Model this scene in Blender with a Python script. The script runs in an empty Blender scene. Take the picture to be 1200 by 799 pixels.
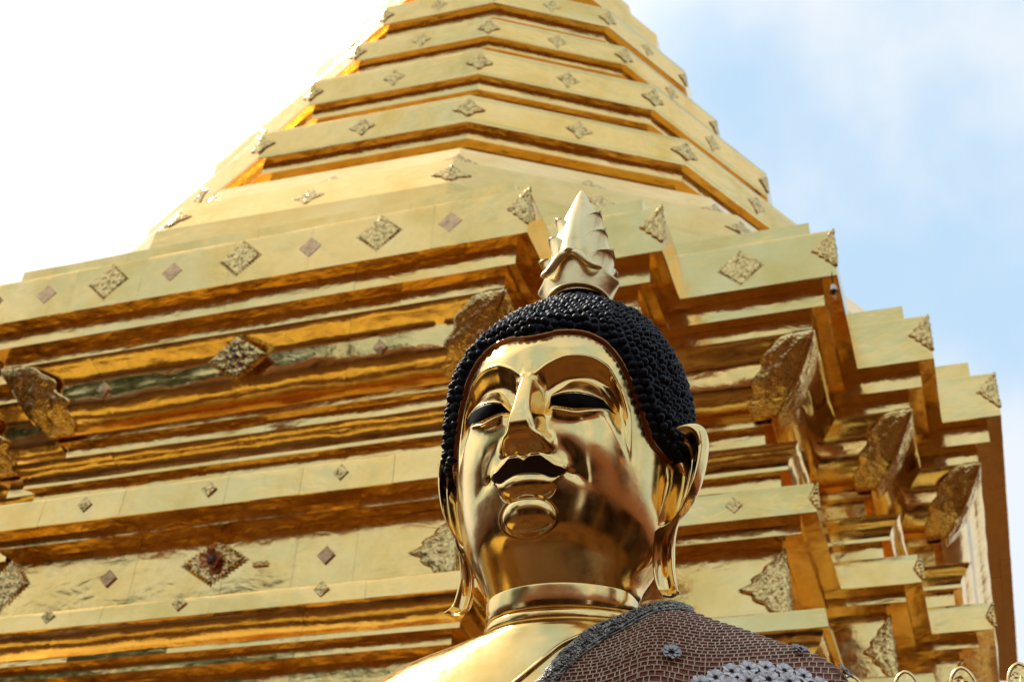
import bpy, bmesh, math, random
import numpy as np
from mathutils import Vector, Matrix, noise as mnoise

random.seed(7)
C = bpy.context.scene.collection
scene = bpy.context.scene
EYE = 1.6                      # camera height above the courtyard floor

# ------------------------------------------------------------------ camera
cam_d = bpy.data.cameras.new("camera")
cam = bpy.data.objects.new("camera", cam_d)
C.objects.link(cam)
scene.camera = cam
cam_d.sensor_width = 36.0
cam_d.lens = 1584.7 / 1200.0 * 36.0
cam_d.clip_start = 0.05
cam_d.clip_end = 2000.0
pitch, yaw, roll = math.radians(35.12), math.radians(-20.21), math.radians(3.41)
fw = Vector((math.sin(yaw) * math.cos(pitch), math.cos(yaw) * math.cos(pitch), math.sin(pitch)))
r0 = fw.cross(Vector((0, 0, 1))).normalized()
u0 = r0.cross(fw)
rt = math.cos(roll) * r0 + math.sin(roll) * u0
up = -math.sin(roll) * r0 + math.cos(roll) * u0
mw = Matrix((rt, up, -fw)).transposed().to_4x4()
mw.translation = Vector((0, 0, EYE))
cam.matrix_world = mw
cam_d.dof.use_dof = True
cam_d.dof.focus_distance = 3.25
cam_d.dof.aperture_fstop = 5.6

# ------------------------------------------------------------------ sky, sun, exposure
SUN_AZ, SUN_EL = math.radians(-70), math.radians(52)
sun_dir = Vector((math.sin(SUN_AZ) * math.cos(SUN_EL), math.cos(SUN_AZ) * math.cos(SUN_EL), math.sin(SUN_EL)))
world = bpy.data.worlds.new("World")
scene.world = world
world.use_nodes = True
wt = world.node_tree
wt.nodes.clear()


def wn(kind, **kw):
    n = wt.nodes.new(kind)
    for k, v in kw.items():
        setattr(n, k, v)
    return n


def wmath(op, a, b=None, c=None):
    n = wn('ShaderNodeMath', operation=op)
    for i, v in enumerate((a, b, c)):
        if v is None:
            continue
        if isinstance(v, (int, float)):
            n.inputs[i].default_value = v
        else:
            wt.links.new(v, n.inputs[i])
    return n.outputs[0]


sky = wn('ShaderNodeTexSky', sky_type='NISHITA', sun_disc=False)
sky.sun_elevation = SUN_EL
sky.sun_rotation = SUN_AZ % (2 * math.pi)
sky.dust_density = 2.0
sky.air_density = 1.0
tc = wn('ShaderNodeTexCoord')
vdot = wn('ShaderNodeVectorMath', operation='DOT_PRODUCT')
wt.links.new(tc.outputs['Generated'], vdot.inputs[0])
vdot.inputs[1].default_value = sun_dir
# bright veil of thin cloud that thickens towards the sun
veil = wn('ShaderNodeMapRange', interpolation_type='SMOOTHSTEP')
wt.links.new(vdot.outputs['Value'], veil.inputs['Value'])
veil.inputs['From Min'].default_value = 0.76
veil.inputs['From Max'].default_value = 0.89
cn = wn('ShaderNodeTexNoise')
cn.inputs['Scale'].default_value = 3.4
cn.inputs['Detail'].default_value = 5.0
cn.inputs['Roughness'].default_value = 0.52
wt.links.new(tc.outputs['Generated'], cn.inputs['Vector'])
cl = wn('ShaderNodeMapRange', interpolation_type='SMOOTHSTEP')
wt.links.new(cn.outputs['Fac'], cl.inputs['Value'])
cl.inputs['From Min'].default_value = 0.38
cl.inputs['From Max'].default_value = 0.60
cover = wmath('MULTIPLY_ADD', cl.outputs[0], 0.06, 0.90)
cover = wmath('MAXIMUM', cover, veil.outputs[0])
puff = wn('ShaderNodeMix', data_type='RGBA')
wt.links.new(cl.outputs[0], puff.inputs['Factor'])
puff.inputs[6].default_value = (5.9, 8.1, 10.3, 1)
puff.inputs[7].default_value = (9.0, 9.6, 10.2, 1)
cloudcol = wn('ShaderNodeMix', data_type='RGBA')
wt.links.new(veil.outputs[0], cloudcol.inputs['Factor'])
wt.links.new(puff.outputs[2], cloudcol.inputs[6])
cloudcol.inputs[7].default_value = (13.0, 12.9, 12.4, 1)
mix = wn('ShaderNodeMix', data_type='RGBA')
wt.links.new(cover, mix.inputs['Factor'])
wt.links.new(sky.outputs[0], mix.inputs[6])
wt.links.new(cloudcol.outputs[2], mix.inputs[7])
bg = wn('ShaderNodeBackground')
bg.inputs['Strength'].default_value = 0.10
wt.links.new(mix.outputs[2], bg.inputs['Color'])
wo = wn('ShaderNodeOutputWorld')
wt.links.new(bg.outputs[0], wo.inputs['Surface'])

sun_d = bpy.data.lights.new("sun", 'SUN')
sun_d.energy = 3.4
sun_d.angle = math.radians(0.5)
sun_d.color = (1.0, 0.94, 0.84)
sun = bpy.data.objects.new("sun", sun_d)
C.objects.link(sun)
sun.rotation_euler = sun_dir.to_track_quat('Z', 'Y').to_euler()
sun.location = (0, 0, 40)

vs = scene.view_settings
vs.view_transform = 'Standard'
vs.look = 'None'
vs.exposure = 0.0
vs.gamma = 1.0
vs.use_curve_mapping = False
scene.cycles.max_bounces = 12
scene.cycles.glossy_bounces = 8
scene.cycles.sample_clamp_indirect = 6.0


# ------------------------------------------------------------------ materials
class Mat:
    def __init__(self, name, color, metallic=0.0, rough=0.5, coat=0.0):
        m = bpy.data.materials.new(name)
        m.use_nodes = True
        self.m, self.t = m, m.node_tree
        self.p = self.t.nodes['Principled BSDF']
        self.p.inputs['Base Color'].default_value = (*color, 1)
        self.p.inputs['Metallic'].default_value = metallic
        self.p.inputs['Roughness'].default_value = rough
        if coat:
            self.p.inputs['Coat Weight'].default_value = coat
            self.p.inputs['Coat Roughness'].default_value = 0.06
        self.tc = self.t.nodes.new('ShaderNodeTexCoord')

    def noise(self, scale, detail=3, rough=0.5, stretch=None, dist=0.0):
        n = self.t.nodes.new('ShaderNodeTexNoise')
        n.inputs['Scale'].default_value = scale
        n.inputs['Detail'].default_value = detail
        n.inputs['Roughness'].default_value = rough
        n.inputs['Distortion'].default_value = dist
        v = self.tc.outputs['Object']
        if stretch:
            mp = self.t.nodes.new('ShaderNodeMapping')
            mp.inputs['Scale'].default_value = stretch
            self.t.links.new(v, mp.inputs['Vector'])
            v = mp.outputs[0]
        self.t.links.new(v, n.inputs['Vector'])
        return n.outputs['Fac']

    def voronoi(self, scale, feature='F1', out='Distance'):
        n = self.t.nodes.new('ShaderNodeTexVoronoi')
        n.feature = feature
        n.inputs['Scale'].default_value = scale
        self.t.links.new(self.tc.outputs['Object'], n.inputs['Vector'])
        return n.outputs[out]

    def ramp(self, fac, stops):
        n = self.t.nodes.new('ShaderNodeValToRGB')
        e = n.color_ramp.elements
        while len(e) < len(stops):
            e.new(0.5)
        for el, (pos, col) in zip(e, stops):
            el.position = pos
            el.color = (*col, 1) if len(col) == 3 else col
        self.t.links.new(fac, n.inputs[0])
        return n.outputs[0]

    def range(self, fac, a, b, lo, hi):
        n = self.t.nodes.new('ShaderNodeMapRange')
        n.inputs['From Min'].default_value = a
        n.inputs['From Max'].default_value = b
        n.inputs['To Min'].default_value = lo
        n.inputs['To Max'].default_value = hi
        self.t.links.new(fac, n.inputs['Value'])
        return n.outputs[0]

    def math(self, op, a, b):
        n = self.t.nodes.new('ShaderNodeMath')
        n.operation = op
        for i, v in enumerate((a, b)):
            if isinstance(v, (int, float)):
                n.inputs[i].default_value = v
            else:
                self.t.links.new(v, n.inputs[i])
        return n.outputs[0]

    def set(self, name, sock):
        self.t.links.new(sock, self.p.inputs[name])
        return self

    def bump(self, *pairs):
        prev = None
        for h, dist in pairs:
            b = self.t.nodes.new('ShaderNodeBump')
            b.inputs['Strength'].default_value = 1.0
            b.inputs['Distance'].default_value = dist
            self.t.links.new(h, b.inputs['Height'])
            if prev is not None:
                self.t.links.new(prev, b.inputs['Normal'])
            prev = b.outputs[0]
        self.t.links.new(prev, self.p.inputs['Normal'])
        return self


MATS = {}
# gilded brass sheet of the chedi
g = Mat('gilded_sheet', (0.96, 0.72, 0.30), 1.0, 0.16)
n_big = g.noise(1.3, 3, 0.55)
n_f = g.noise(14, 4, 0.6)
g.set('Base Color', g.ramp(g.noise(2.2, 4, 0.6, dist=0.4), [(0.28, (0.82, 0.53, 0.155)), (0.5, (0.89, 0.615, 0.225)), (0.74, (0.93, 0.68, 0.29))]))
g.set('Roughness', g.range(n_f, 0.3, 0.75, 0.09, 0.24))
g.bump((g.noise(2.6, 2, 0.5, stretch=(1, 1, 1.8)), 0.009), (g.noise(6.5, 2, 0.5, stretch=(.7, .7, 1.6), dist=1.2), 0.0028), (g.noise(26, 3, 0.55), 0.0008))
MATS['sheet'] = g.m
# filigree ornaments: chased brass, dark specks painted in for shaded holes and crevices
f = Mat('chased_brass', (0.62, 0.46, 0.26), 1.0, 0.24)
f.set('Base Color', f.ramp(f.noise(38, 4, 0.65), [(0.37, (0.26, 0.15, 0.045)), (0.47, (0.68, 0.46, 0.17)), (0.60, (0.90, 0.64, 0.26))]))
f.bump((f.voronoi(48), 0.003), (f.noise(90, 2), 0.001))
MATS['chased'] = f.m
f2 = Mat('chased_brass_pink', (0.60, 0.38, 0.25), 0.9, 0.36)
f2.set('Base Color', f2.ramp(f2.noise(30, 3, 0.6), [(0.3, (0.50, 0.30, 0.14)), (0.6, (0.78, 0.50, 0.26))]))
f2.bump((f2.voronoi(70), 0.003),)
MATS['pink'] = f2.m
f3 = Mat('chased_gold', (0.90, 0.62, 0.22), 1.0, 0.26)
f3.set('Base Color', f3.ramp(f3.noise(16, 4, 0.65), [(0.30, (0.66, 0.42, 0.13)), (0.5, (0.93, 0.65, 0.25)), (0.72, (0.96, 0.76, 0.38))]))
f3.set('Roughness', f3.range(f3.noise(30), 0.3, 0.7, 0.10, 0.30))
f3.bump((f3.voronoi(20), 0.004), (f3.voronoi(64), 0.0022))
MATS['chgold'] = f3.m
gem = Mat('violet_glass', (0.10, 0.04, 0.10), 0.0, 0.12, 1.0)
MATS['gem'] = gem.m
cu = Mat('copper_flower', (0.50, 0.20, 0.07), 0.9, 0.32)
cu.set('Roughness', cu.range(cu.noise(40), 0.3, 0.7, 0.22, 0.5))
MATS['copper'] = cu.m


# ------------------------------------------------------------------ object helpers
def thing(name, label, cat, loc=(0, 0, 0), group=None):
    o = bpy.data.objects.new(name, None)
    o.empty_display_size = 0.2
    C.objects.link(o)
    o.location = loc
    tag(o, label, cat, group)
    return o


def tag(o, label=None, cat=None, group=None, kind=None):
    if label: o['label'] = label
    if cat: o['category'] = cat
    if group: o['group'] = group
    if kind: o['kind'] = kind
    return o


def origin_of(o):
    p = Vector((0, 0, 0))
    while o is not None:
        p = p + o.location
        o = o.parent
    return p


def mesh_obj(name, verts, faces, mat, parent=None, smooth=True, label=None):
    """verts in world space; the object hangs under parent without rotation"""
    off = origin_of(parent) if parent else Vector((0, 0, 0))
    v = np.asarray(verts, dtype=float).reshape(-1, 3) - np.array(off)
    me = bpy.data.meshes.new(name)
    me.from_pydata(v.tolist(), [], [tuple(int(i) for i in q) for q in faces])
    if smooth:
        me.polygons.foreach_set('use_smooth', [True] * len(me.polygons))
    me.materials.append(MATS[mat] if isinstance(mat, str) else mat)
    me.update()
    o = bpy.data.objects.new(name, me)
    C.objects.link(o)
    o.parent = parent
    if label: o['label'] = label
    return o


def grid_faces(n, m, closed_u=False, closed_v=False, off=0):
    F = []
    for i in range(n if closed_u else n - 1):
        for j in range(m if closed_v else m - 1):
            a = i * m + j
            b = ((i + 1) % n) * m + j
            c = ((i + 1) % n) * m + (j + 1) % m
            d = i * m + (j + 1) % m
            F.append((a + off, b + off, c + off, d + off))
    return F


def smooth_by_angle(o, deg):
    me = o.data
    me.polygons.foreach_set('use_smooth', [True] * len(me.polygons))
    bm = bmesh.new(); bm.from_mesh(me)
    lim = math.radians(deg)
    for e in bm.edges:
        if len(e.link_faces) == 2 and e.calc_face_angle(0) > lim:
            e.smooth = False
    bm.to_mesh(me); bm.free()


def tube(path, rad, sides=8, closed=False, cap=True):
    """swept circle along a polyline; rad may be a list"""
    P = [Vector(p) for p in path]
    n = len(P)
    R = rad if isinstance(rad, (list, tuple, np.ndarray)) else [rad] * n
    V, F = [], []
    prev = None
    for i in range(n):
        if closed:
            t = P[(i + 1) % n] - P[i - 1]
        else:
            t = P[min(i + 1, n - 1)] - P[max(i - 1, 0)]
        t.normalize()
        if prev is None:
            a = Vector((0, 0, 1)) if abs(t.z) < 0.9 else Vector((1, 0, 0))
            u = t.cross(a).normalized()
        else:
            u = (prev - t * prev.dot(t)).normalized()
        prev = u
        w = t.cross(u)
        for k in range(sides):
            an = 2 * math.pi * k / sides
            V.append(P[i] + (u * math.cos(an) + w * math.sin(an)) * R[i])
    for i in range(n if closed else n - 1):
        for k in range(sides):
            a = i * sides + k; b = i * sides + (k + 1) % sides
            c = ((i + 1) % n) * sides + (k + 1) % sides; d = ((i + 1) % n) * sides + k
            F.append((a, b, c, d))
    if cap and not closed:
        F.append(tuple(range(sides - 1, -1, -1)))
        F.append(tuple((n - 1) * sides + k for k in range(sides)))
    return [tuple(v) for v in V], F


def lathe(profile, center, seg=24):
    V, F = [], []
    for r, z in profile:
        for k in range(seg):
            a = 2 * math.pi * k / seg
            V.append((center[0] + r * math.cos(a), center[1] + r * math.sin(a), center[2] + z))
    for i in range(len(profile) - 1):
        for k in range(seg):
            F.append((i * seg + k, i * seg + (k + 1) % seg, (i + 1) * seg + (k + 1) % seg, (i + 1) * seg + k))
    return V, F


def catmull(pts, n):
    P = np.asarray(pts, float)
    if len(P) < 3:
        t = np.linspace(0, 1, n)[:, None]
        return P[0] * (1 - t) + P[-1] * t
    d = np.r_[0, np.cumsum(np.linalg.norm(np.diff(P, axis=0), axis=1))]
    ext = np.vstack([2 * P[0] - P[1], P, 2 * P[-1] - P[-2]])
    out = []
    for s in np.linspace(0, d[-1], n):
        i = min(max(np.searchsorted(d, s, side='right') - 1, 0), len(P) - 2)
        u = (s - d[i]) / (d[i + 1] - d[i])
        a, b, c, e = ext[i], ext[i + 1], ext[i + 2], ext[i + 3]
        out.append(0.5 * ((2 * b) + (c - a) * u + (2 * a - 5 * b + 4 * c - e) * u ** 2 + (3 * b - a - 3 * c + e) * u ** 3))
    return np.array(out)


# ================================================================== CHEDI
CX, CY, H = -4.735, 12.097, 5.307
chedi = thing('chedi', 'towering gilded stepped chedi with redented corners behind the statue', 'stupa', (CX, CY, 0))

# plan, centre coordinates, front-right quarter from the middle of the front
qx = [2.295, 3.145, 4.275, 4.848, 5.307]
qy = [-5.307, -4.872, -4.295, -3.073, -2.125]
right = []
for i in range(5):
    right.append((qx[i], qy[i]))
    if i < 4:
        right.append((qx[i], qy[i + 1]))
plan = [(-x, y) for x, y in reversed(right)] + right           # front half, left to right
plan = plan + [(-x, -y + 1.3) for x, y in plan]                      # rear half (goes on counter-clockwise)
NP = len(plan)
edges_n = []
for i in range(NP):
    a, b = plan[i], plan[(i + 1) % NP]
    dx, dy = b[0] - a[0], b[1] - a[1]
    l = math.hypot(dx, dy)
    edges_n.append((round(dy / l), round(-dx / l)))            # outward normal


def plan_at(i, o):
    n1, n2 = edges_n[i - 1], edges_n[i % NP]
    p = plan[i % NP]
    return (CX + p[0] + (n1[0] + n2[0]) * o, CY + p[1] + (n1[1] + n2[1]) * o)


MOULD = [
    ('upper_fascia', [(-.26, 6.665), (-.17, 6.655), (-.17, 6.41)]),
    ('cornice_band', [(-.17, 6.412), (-.004, 6.41), (0, 6.40), (.006, 5.995), (0, 5.99)]),
    ('soffit', [(0, 5.99), (-.108, 5.988)]),
    ('fillet', [(-.108, 5.988), (-.110, 5.83)]),
    ('soffit', [(-.110, 5.83), (-.220, 5.828)]),
    ('fillet', [(-.220, 5.828), (-.222, 5.715)]),
    ('cavetto', [(-.216, 5.712), (-.228, 5.690), (-.285, 5.640), (-.340, 5.585), (-.358, 5.520), (-.372, 5.455), (-.398, 5.390), (-.455, 5.325), (-.520, 5.285), (-.600, 5.262)]),
    ('fillet', [(-.600, 5.262), (-.600, 5.206)]),
    ('soffit', [(-.600, 5.206), (-.668, 5.203)]),
    ('neck_wall', [(-.668, 5.203), (-.668, 4.95)]),
    ('lower_cavetto', [(-.668, 4.95), (-.418, 4.94), (-.408, 4.925), (-.425, 4.895), (-.462, 4.865), (-.488, 4.83), (-.500, 4.795)]),
    ('fillet', [(-.500, 4.795), (-.500, 4.765)]),
    ('soffit', [(-.500, 4.765), (-.565, 4.762)]),
    ('neck_wall', [(-.565, 4.762), (-.565, 4.545)]),
    ('middle_band', [(-.565, 4.547), (-.324, 4.54), (-.320, 4.53), (-.308, 4.315), (-.312, 4.31)]),
    ('soffit', [(-.312, 4.31), (-.440, 4.307)]),
    ('fillet', [(-.440, 4.307), (-.440, 4.235)]),
    ('soffit', [(-.440, 4.235), (-.592, 4.232)]),
    ('dado_panel', [(-.592, 4.232), (-.585, 3.645)]),
    ('lower_band', [(-.585, 3.648), (-.324, 3.64), (-.318, 3.63), (-.303, 3.505), (-.307, 3.50)]),
    ('soffit', [(-.307, 3.50), (-.345, 3.498)]),
    ('base_cavetto', [(-.345, 3.498), (-.352, 3.47), (-.372, 3.43), (-.410, 3.39), (-.460, 3.36)]),
    ('fillet', [(-.460, 3.36), (-.460, 3.325)]),
    ('soffit', [(-.460, 3.325), (-.540, 3.322)]),
    ('fillet', [(-.540, 3.322), (-.540, 3.255)]),
    ('soffit', [(-.540, 3.255), (-.680, 3.252)]),
    ('plinth_wall', [(-.680, 3.252), (-.680, 2.60)]),
]


def seg_sample(poly, step):
    out = [poly[0]]
    for a, b in zip(poly[:-1], poly[1:]):
        L = math.hypot(b[0] - a[0], b[1] - a[1])
        k = max(1, int(math.ceil(L / step)))
        for j in range(1, k + 1):
            out.append((a[0] + (b[0] - a[0]) * j / k, a[1] + (b[1] - a[1]) * j / k))
    return out


def wrinkle(p, amp, seed):
    q = Vector((p[0] * 1.6 + seed, p[1] * 1.6, p[2] * 4.0))
    w = mnoise.noise(q) + 0.45 * mnoise.noise(q * 2.7 + Vector((3, 1, 7)))
    q2 = Vector((p[0] * 7 + seed, p[1] * 7, p[2] * 10))
    return amp * w + 0.22 * amp * mnoise.noise(q2)


def sheet_strip(name, A0, A1, poly, nrm, cell, amp, s0, s1, seed, taper0, taper1, zoff=EYE):
    """one metal sheet: profile poly swept between s0..s1 of the edge; A0/A1 give the edge ends for offset o"""
    pr = seg_sample(poly, cell)
    L = math.hypot(A1(0)[0] - A0(0)[0], A1(0)[1] - A0(0)[1])
    n = max(2, int(L * (s1 - s0) / cell) + 2)
    tilt = random.uniform(-1, 1) * 0.0012
    tilt2 = random.uniform(-1, 1) * 0.0022
    V = []
    for j in range(n):
        t = j / (n - 1)
        s = s0 + (s1 - s0) * t
        for k, (o, z) in enumerate(pr):
            a, b = A0(o), A1(o)
            x, y = a[0] + (b[0] - a[0]) * s, a[1] + (b[1] - a[1]) * s
            k0, k1 = max(k - 1, 0), min(k + 1, len(pr) - 1)
            do, dz = pr[k1][0] - pr[k0][0], pr[k1][1] - pr[k0][1]
            l = math.hypot(do, dz) or 1
            no, nz = -dz / l, do / l
            if no < -0.5: no, nz = -no, -nz
            w = wrinkle((x, y, z), amp, seed) + tilt * (2 * t - 1) + tilt2 * (2 * k / max(1, len(pr) - 1) - 1) * 0.6
            d0, d1 = s * L, (1 - s) * L
            if taper0: w *= min(1, d0 / 0.10)
            if taper1: w *= min(1, d1 / 0.10)
            V.append((x + nrm[0] * no * w, y + nrm[1] * no * w, z + nz * w + zoff))
    o = mesh_obj(name, V, grid_faces(n, len(pr)), 'sheet', chedi)
    smooth_by_angle(o, 34)
    return o


front_i = NP // 4 - 0   # placeholder, the real indices are found below
for i in range(NP):
    n = edges_n[i]
    mx = (plan[i][0] + plan[(i + 1) % NP][0]) / 2
    my = (plan[i][1] + plan[(i + 1) % NP][1]) / 2
    L = math.hypot(plan[(i + 1) % NP][0] - plan[i][0], plan[(i + 1) % NP][1] - plan[i][1])
    vis = (n == (0, -1) and my < 0 and mx > -4.5) or (n == (1, 0) and mx > 0 and (my < 1 or L > 3))
    if not vis:
        continue
    main = L > 3
    side = (n == (1, 0) and main)
    conv0 = True
    A0 = lambda o, i=i: plan_at(i, o)
    A1 = lambda o, i=i: plan_at(i + 1, o)
    for mi, (nm, poly) in enumerate(MOULD):
        cell = 0.12 if side else (0.045 if main else 0.04)
        amp = {'cornice_band': .0050, 'dado_panel': .0030, 'lower_band': .0050, 'middle_band': .0045, 'cavetto': .011, 'lower_cavetto': .009, 'base_cavetto': .008, 'upper_fascia': .006}.get(nm, .0042)
        k = (6 if nm in ('cornice_band', 'dado_panel', 'middle_band', 'lower_band') and not side else 4) if main else 1
        cuts = [0] + [(q + random.uniform(-.25, .25)) / k for q in range(1, k)] + [1]
        gap = 0.0012 / L
        for q in range(k):
            sheet_strip(nm, A0, A1, poly, n, cell, amp, cuts[q] + (gap if q else 0), cuts[q + 1] - (gap if q < k - 1 else 0),
                        mi * 3.7 + i * 1.3 + q * 0.15, q == 0, q == k - 1)


# solid core behind the sheets, all the way round and down to the courtyard
def inset_profile(pts, d):
    out = []
    for k in range(len(pts)):
        a, b = pts[max(k - 1, 0)], pts[min(k + 1, len(pts) - 1)]
        ns = []
        for p, q in ((pts[max(k - 1, 0)], pts[k]), (pts[k], pts[min(k + 1, len(pts) - 1)])):
            l = math.hypot(q[0] - p[0], q[1] - p[1])
            if l > 1e-6:
                ns.append((-(q[1] - p[1]) / l, (q[0] - p[0]) / l))
        nx = sum(t[0] for t in ns) / len(ns); nz = sum(t[1] for t in ns) / len(ns)
        l2 = nx * nx + nz * nz or 1
        s = min(1.5, 1 / l2)
        out.append((pts[k][0] - nx * s * d, pts[k][1] - nz * s * d))
    return out


core = []
for nm, poly in MOULD:
    for p in poly:
        if not core or math.hypot(core[-1][0] - p[0], core[-1][1] - p[1]) > 0.012:
            core.append(p)
core = [p for k, p in enumerate(inset_profile(core, 0.022))]
core = [(-.55, 6.60)] + core[1:] + [(-.70, 2.35), (-.1, 2.30), (-.08, 1.2), (.35, 1.15), (.36, -.1), (.8, -.15), (.8, -1.62)]
V = []
for i in range(NP):
    for o, z in core:
        x, y = plan_at(i, o)
        V.append((x, y, z + EYE))
F = grid_faces(NP, len(core), closed_u=True)
F.append(tuple(i * len(core) for i in range(NP)))
oc = mesh_obj('core', V, F, 'sheet', chedi, smooth=False)

# ---- twelve-sided tiers of the spire
PH = 0.027
TIERS = [
    (('roof_fascia', [(5.07, 6.45), (4.985, 7.12), (4.975, 7.13), (4.90, 7.135)]), 0.006),
    (('roof_fascia', [(4.93, 7.10), (4.765, 7.57), (4.75, 7.58), (4.58, 7.585)]), 0.006),
    (('roof_fascia', [(4.63, 7.55), (4.39, 8.05), (4.37, 8.06), (3.85, 8.065)]), 0.006),
    (('tier_wall', [(3.85, 8.06), (3.86, 8.56)]), 0.003),
    (('tier_soffit', [(3.86, 8.56), (3.975, 8.563)]), 0.002),
    (('tier_fillet', [(3.975, 8.563), (3.975, 8.688)]), 0.003),
    (('tier_soffit', [(3.975, 8.688), (4.052, 8.692)]), 0.002),
    (('tier_band', [(4.052, 8.692), (4.057, 8.70), (4.068, 9.015), (4.062, 9.025), (3.40, 9.03)]), 0.004),
    (('tier_wall', [(3.40, 9.03), (3.395, 9.715)]), 0.003),
    (('tier_soffit', [(3.395, 9.715), (3.465, 9.718)]), 0.002),
    (('tier_fillet', [(3.465, 9.718), (3.465, 9.852)]), 0.003),
    (('tier_soffit', [(3.465, 9.852), (3.533, 9.856)]), 0.002),
    (('tier_band', [(3.533, 9.856), (3.537, 9.862), (3.542, 10.205), (3.537, 10.213), (2.85, 10.22)]), 0.004),
    (('tier_wall', [(2.85, 10.22), (2.85, 10.92)]), 0.003),
    (('tier_soffit', [(2.85, 10.92), (2.91, 10.922)]), 0.002),
    (('tier_fillet', [(2.91, 10.922), (2.91, 11.02)]), 0.002),
    (('tier_soffit', [(2.91, 11.02), (2.978, 11.024)]), 0.002),
    (('tier_band', [(2.978, 11.024), (2.982, 11.03), (2.984, 11.295), (2.98, 11.303), (2.44, 11.31)]), 0.004),
    (('tier_wall', [(2.44, 11.31), (2.44, 11.83)]), 0.003),
    (('tier_soffit', [(2.44, 11.83), (2.53, 11.832)]), 0.002),
    (('tier_fillet', [(2.53, 11.832), (2.53, 11.965)]), 0.002),
    (('tier_soffit', [(2.53, 11.965), (2.612, 11.97)]), 0.002),
    (('tier_band', [(2.612, 11.97), (2.617, 11.976), (2.614, 12.285), (2.61, 12.292), (2.05, 12.30)]), 0.004),
    (('tier_wall', [(2.05, 12.30), (2.05, 12.82)]), 0.003),
    (('tier_soffit', [(2.05, 12.82), (2.24, 12.83)]), 0.002),
    (('tier_band', [(2.24, 12.83), (2.24, 13.13), (2.22, 13.14), (1.7, 13.15)]), 0.004),
]


def dod(k, R):
    a = math.radians(-15 + 30 * k) + PH
    return (CX + R * math.sin(a), CY - R * math.cos(a))


for ti, ((nm, poly), amp) in enumerate(TIERS):
    # the profile runs upwards here; turn it round so that sheets face outwards
    poly = list(reversed(poly))
    for k in (-2, -1, 0, 1, 2, 3):
        am = math.radians(30 * k) + PH
        A0 = lambda o, k=k: dod(k, o)
        A1 = lambda o, k=k: dod(k + 1, o)
        sheet_strip(nm, A0, A1, poly, (math.sin(am), -math.cos(am)), 0.06 if nm != 'roof_fascia' else 0.05, amp, 0, 1, ti * 2.1 + k * 5.3, True, True)

V = []
cp = [(5.0, 6.4), (4.86, 7.08), (4.70, 7.10), (4.55, 7.5), (4.30, 8.0), (3.8, 8.0), (3.82, 8.62), (3.99, 8.73), (4.0, 8.97), (3.35, 9.0), (3.35, 9.75), (3.47, 9.9), (3.47, 10.15),
      (2.8, 10.18), (2.8, 10.95), (2.92, 11.06), (2.92, 11.25), (2.4, 11.28), (2.4, 11.87), (2.55, 12.02), (2.55, 12.24), (2.0, 12.27), (2.0, 12.87), (2.18, 12.87), (2.18, 13.10),
      (1.7, 13.12), (1.7, 13.6), (1.85, 13.65), (1.85, 13.9), (1.4, 13.95), (1.35, 14.5), (1.5, 14.55), (1.3, 15.6), (.9, 16.3), (.6, 16.5), (.55, 17.2), (.3, 19), (.12, 21), (.02, 23)]
for k in range(12):
    for R, z in cp:
        x, y = dod(k, R)
        V.append((x, y, z + EYE))
mesh_obj('spire_core', V, grid_faces(12, len(cp), closed_u=True), 'sheet', chedi, smooth=False)

# ---- section tables and lofts of the figure
def tilt(X):
    return .024*np.clip(X, -.5, .7)*np.clip((np.abs(X)-.15)/.1, 0, 1) + .028*np.exp(-((X-.265)/.075)**2)
TK = np.array([
 (1.375,.105,1.405,-.240,.163,-.050),
 (1.346,.120,1.382,-.248,.174,-.050),
 (1.337,.131,1.375,-.254,.184,-.050),
 (1.322,.130,1.368,-.254,.184,-.050),
 (1.292,.126,1.350,-.254,.182,-.052),
 (1.285,.124,1.345,-.252,.180,-.052),
 (1.2815,.116,1.342,-.246,.173,-.052),
 (1.278,.123,1.339,-.254,.181,-.053),
 (1.270,.127,1.333,-.262,.187,-.056),
 (1.258,.126,1.325,-.264,.189,-.058),
 (1.2535,.118,1.322,-.260,.183,-.058),
 (1.249,.123,1.320,-.270,.190,-.062),
 (1.240,.127,1.335,-.283,.207,-.072),
 (1.226,.130,1.375,-.298,.245,-.085),
 (1.206,.134,1.385,-.315,.310,-.095),
 (1.180,.142,1.365,-.330,.395,-.10),
 (1.140,.157,1.318,-.340,.485,-.10),
 (1.064,.182,1.235,-.350,.620,-.10),
 (.950,.205,1.050,-.350,.690,-.09),
 (.750,.220,.800,-.340,.690,-.08),
 (.450,.200,.450,-.320,.600,-.08),
 (.000,.210,.000,-.320,.560,-.08)])
def rows_spline(K, n, dense=None):
    t = np.r_[0, np.cumsum(np.linalg.norm(np.diff(K[:, :2], axis=0), axis=1) + 0.5*np.abs(np.diff(K[:, 4])))]
    tt = np.linspace(0, t[-1], n) if dense is None else dense(t)
    m = np.gradient(K, t, axis=0)
    # monotone-ish cubic hermite with centred differences
    i = np.clip(np.searchsorted(t, tt, side='right') - 1, 0, len(t) - 2)
    h = (t[i+1]-t[i])[:, None]; u = ((tt - t[i])[:, None])/h
    d0 = (K[i+1]-K[i])/h
    m0 = m[i]; m1 = m[i+1]
    lim = lambda mm: np.where(mm*d0 <= 0, 0, np.sign(d0)*np.minimum(np.abs(mm), 3*np.abs(d0)))
    m0 = lim(m0); m1 = lim(m1)
    return ((2*u**3-3*u**2+1)*K[i] + (u**3-2*u**2+u)*h*m0 + (-2*u**3+3*u**2)*K[i+1] + (u**3-u**2)*h*m1)
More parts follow.
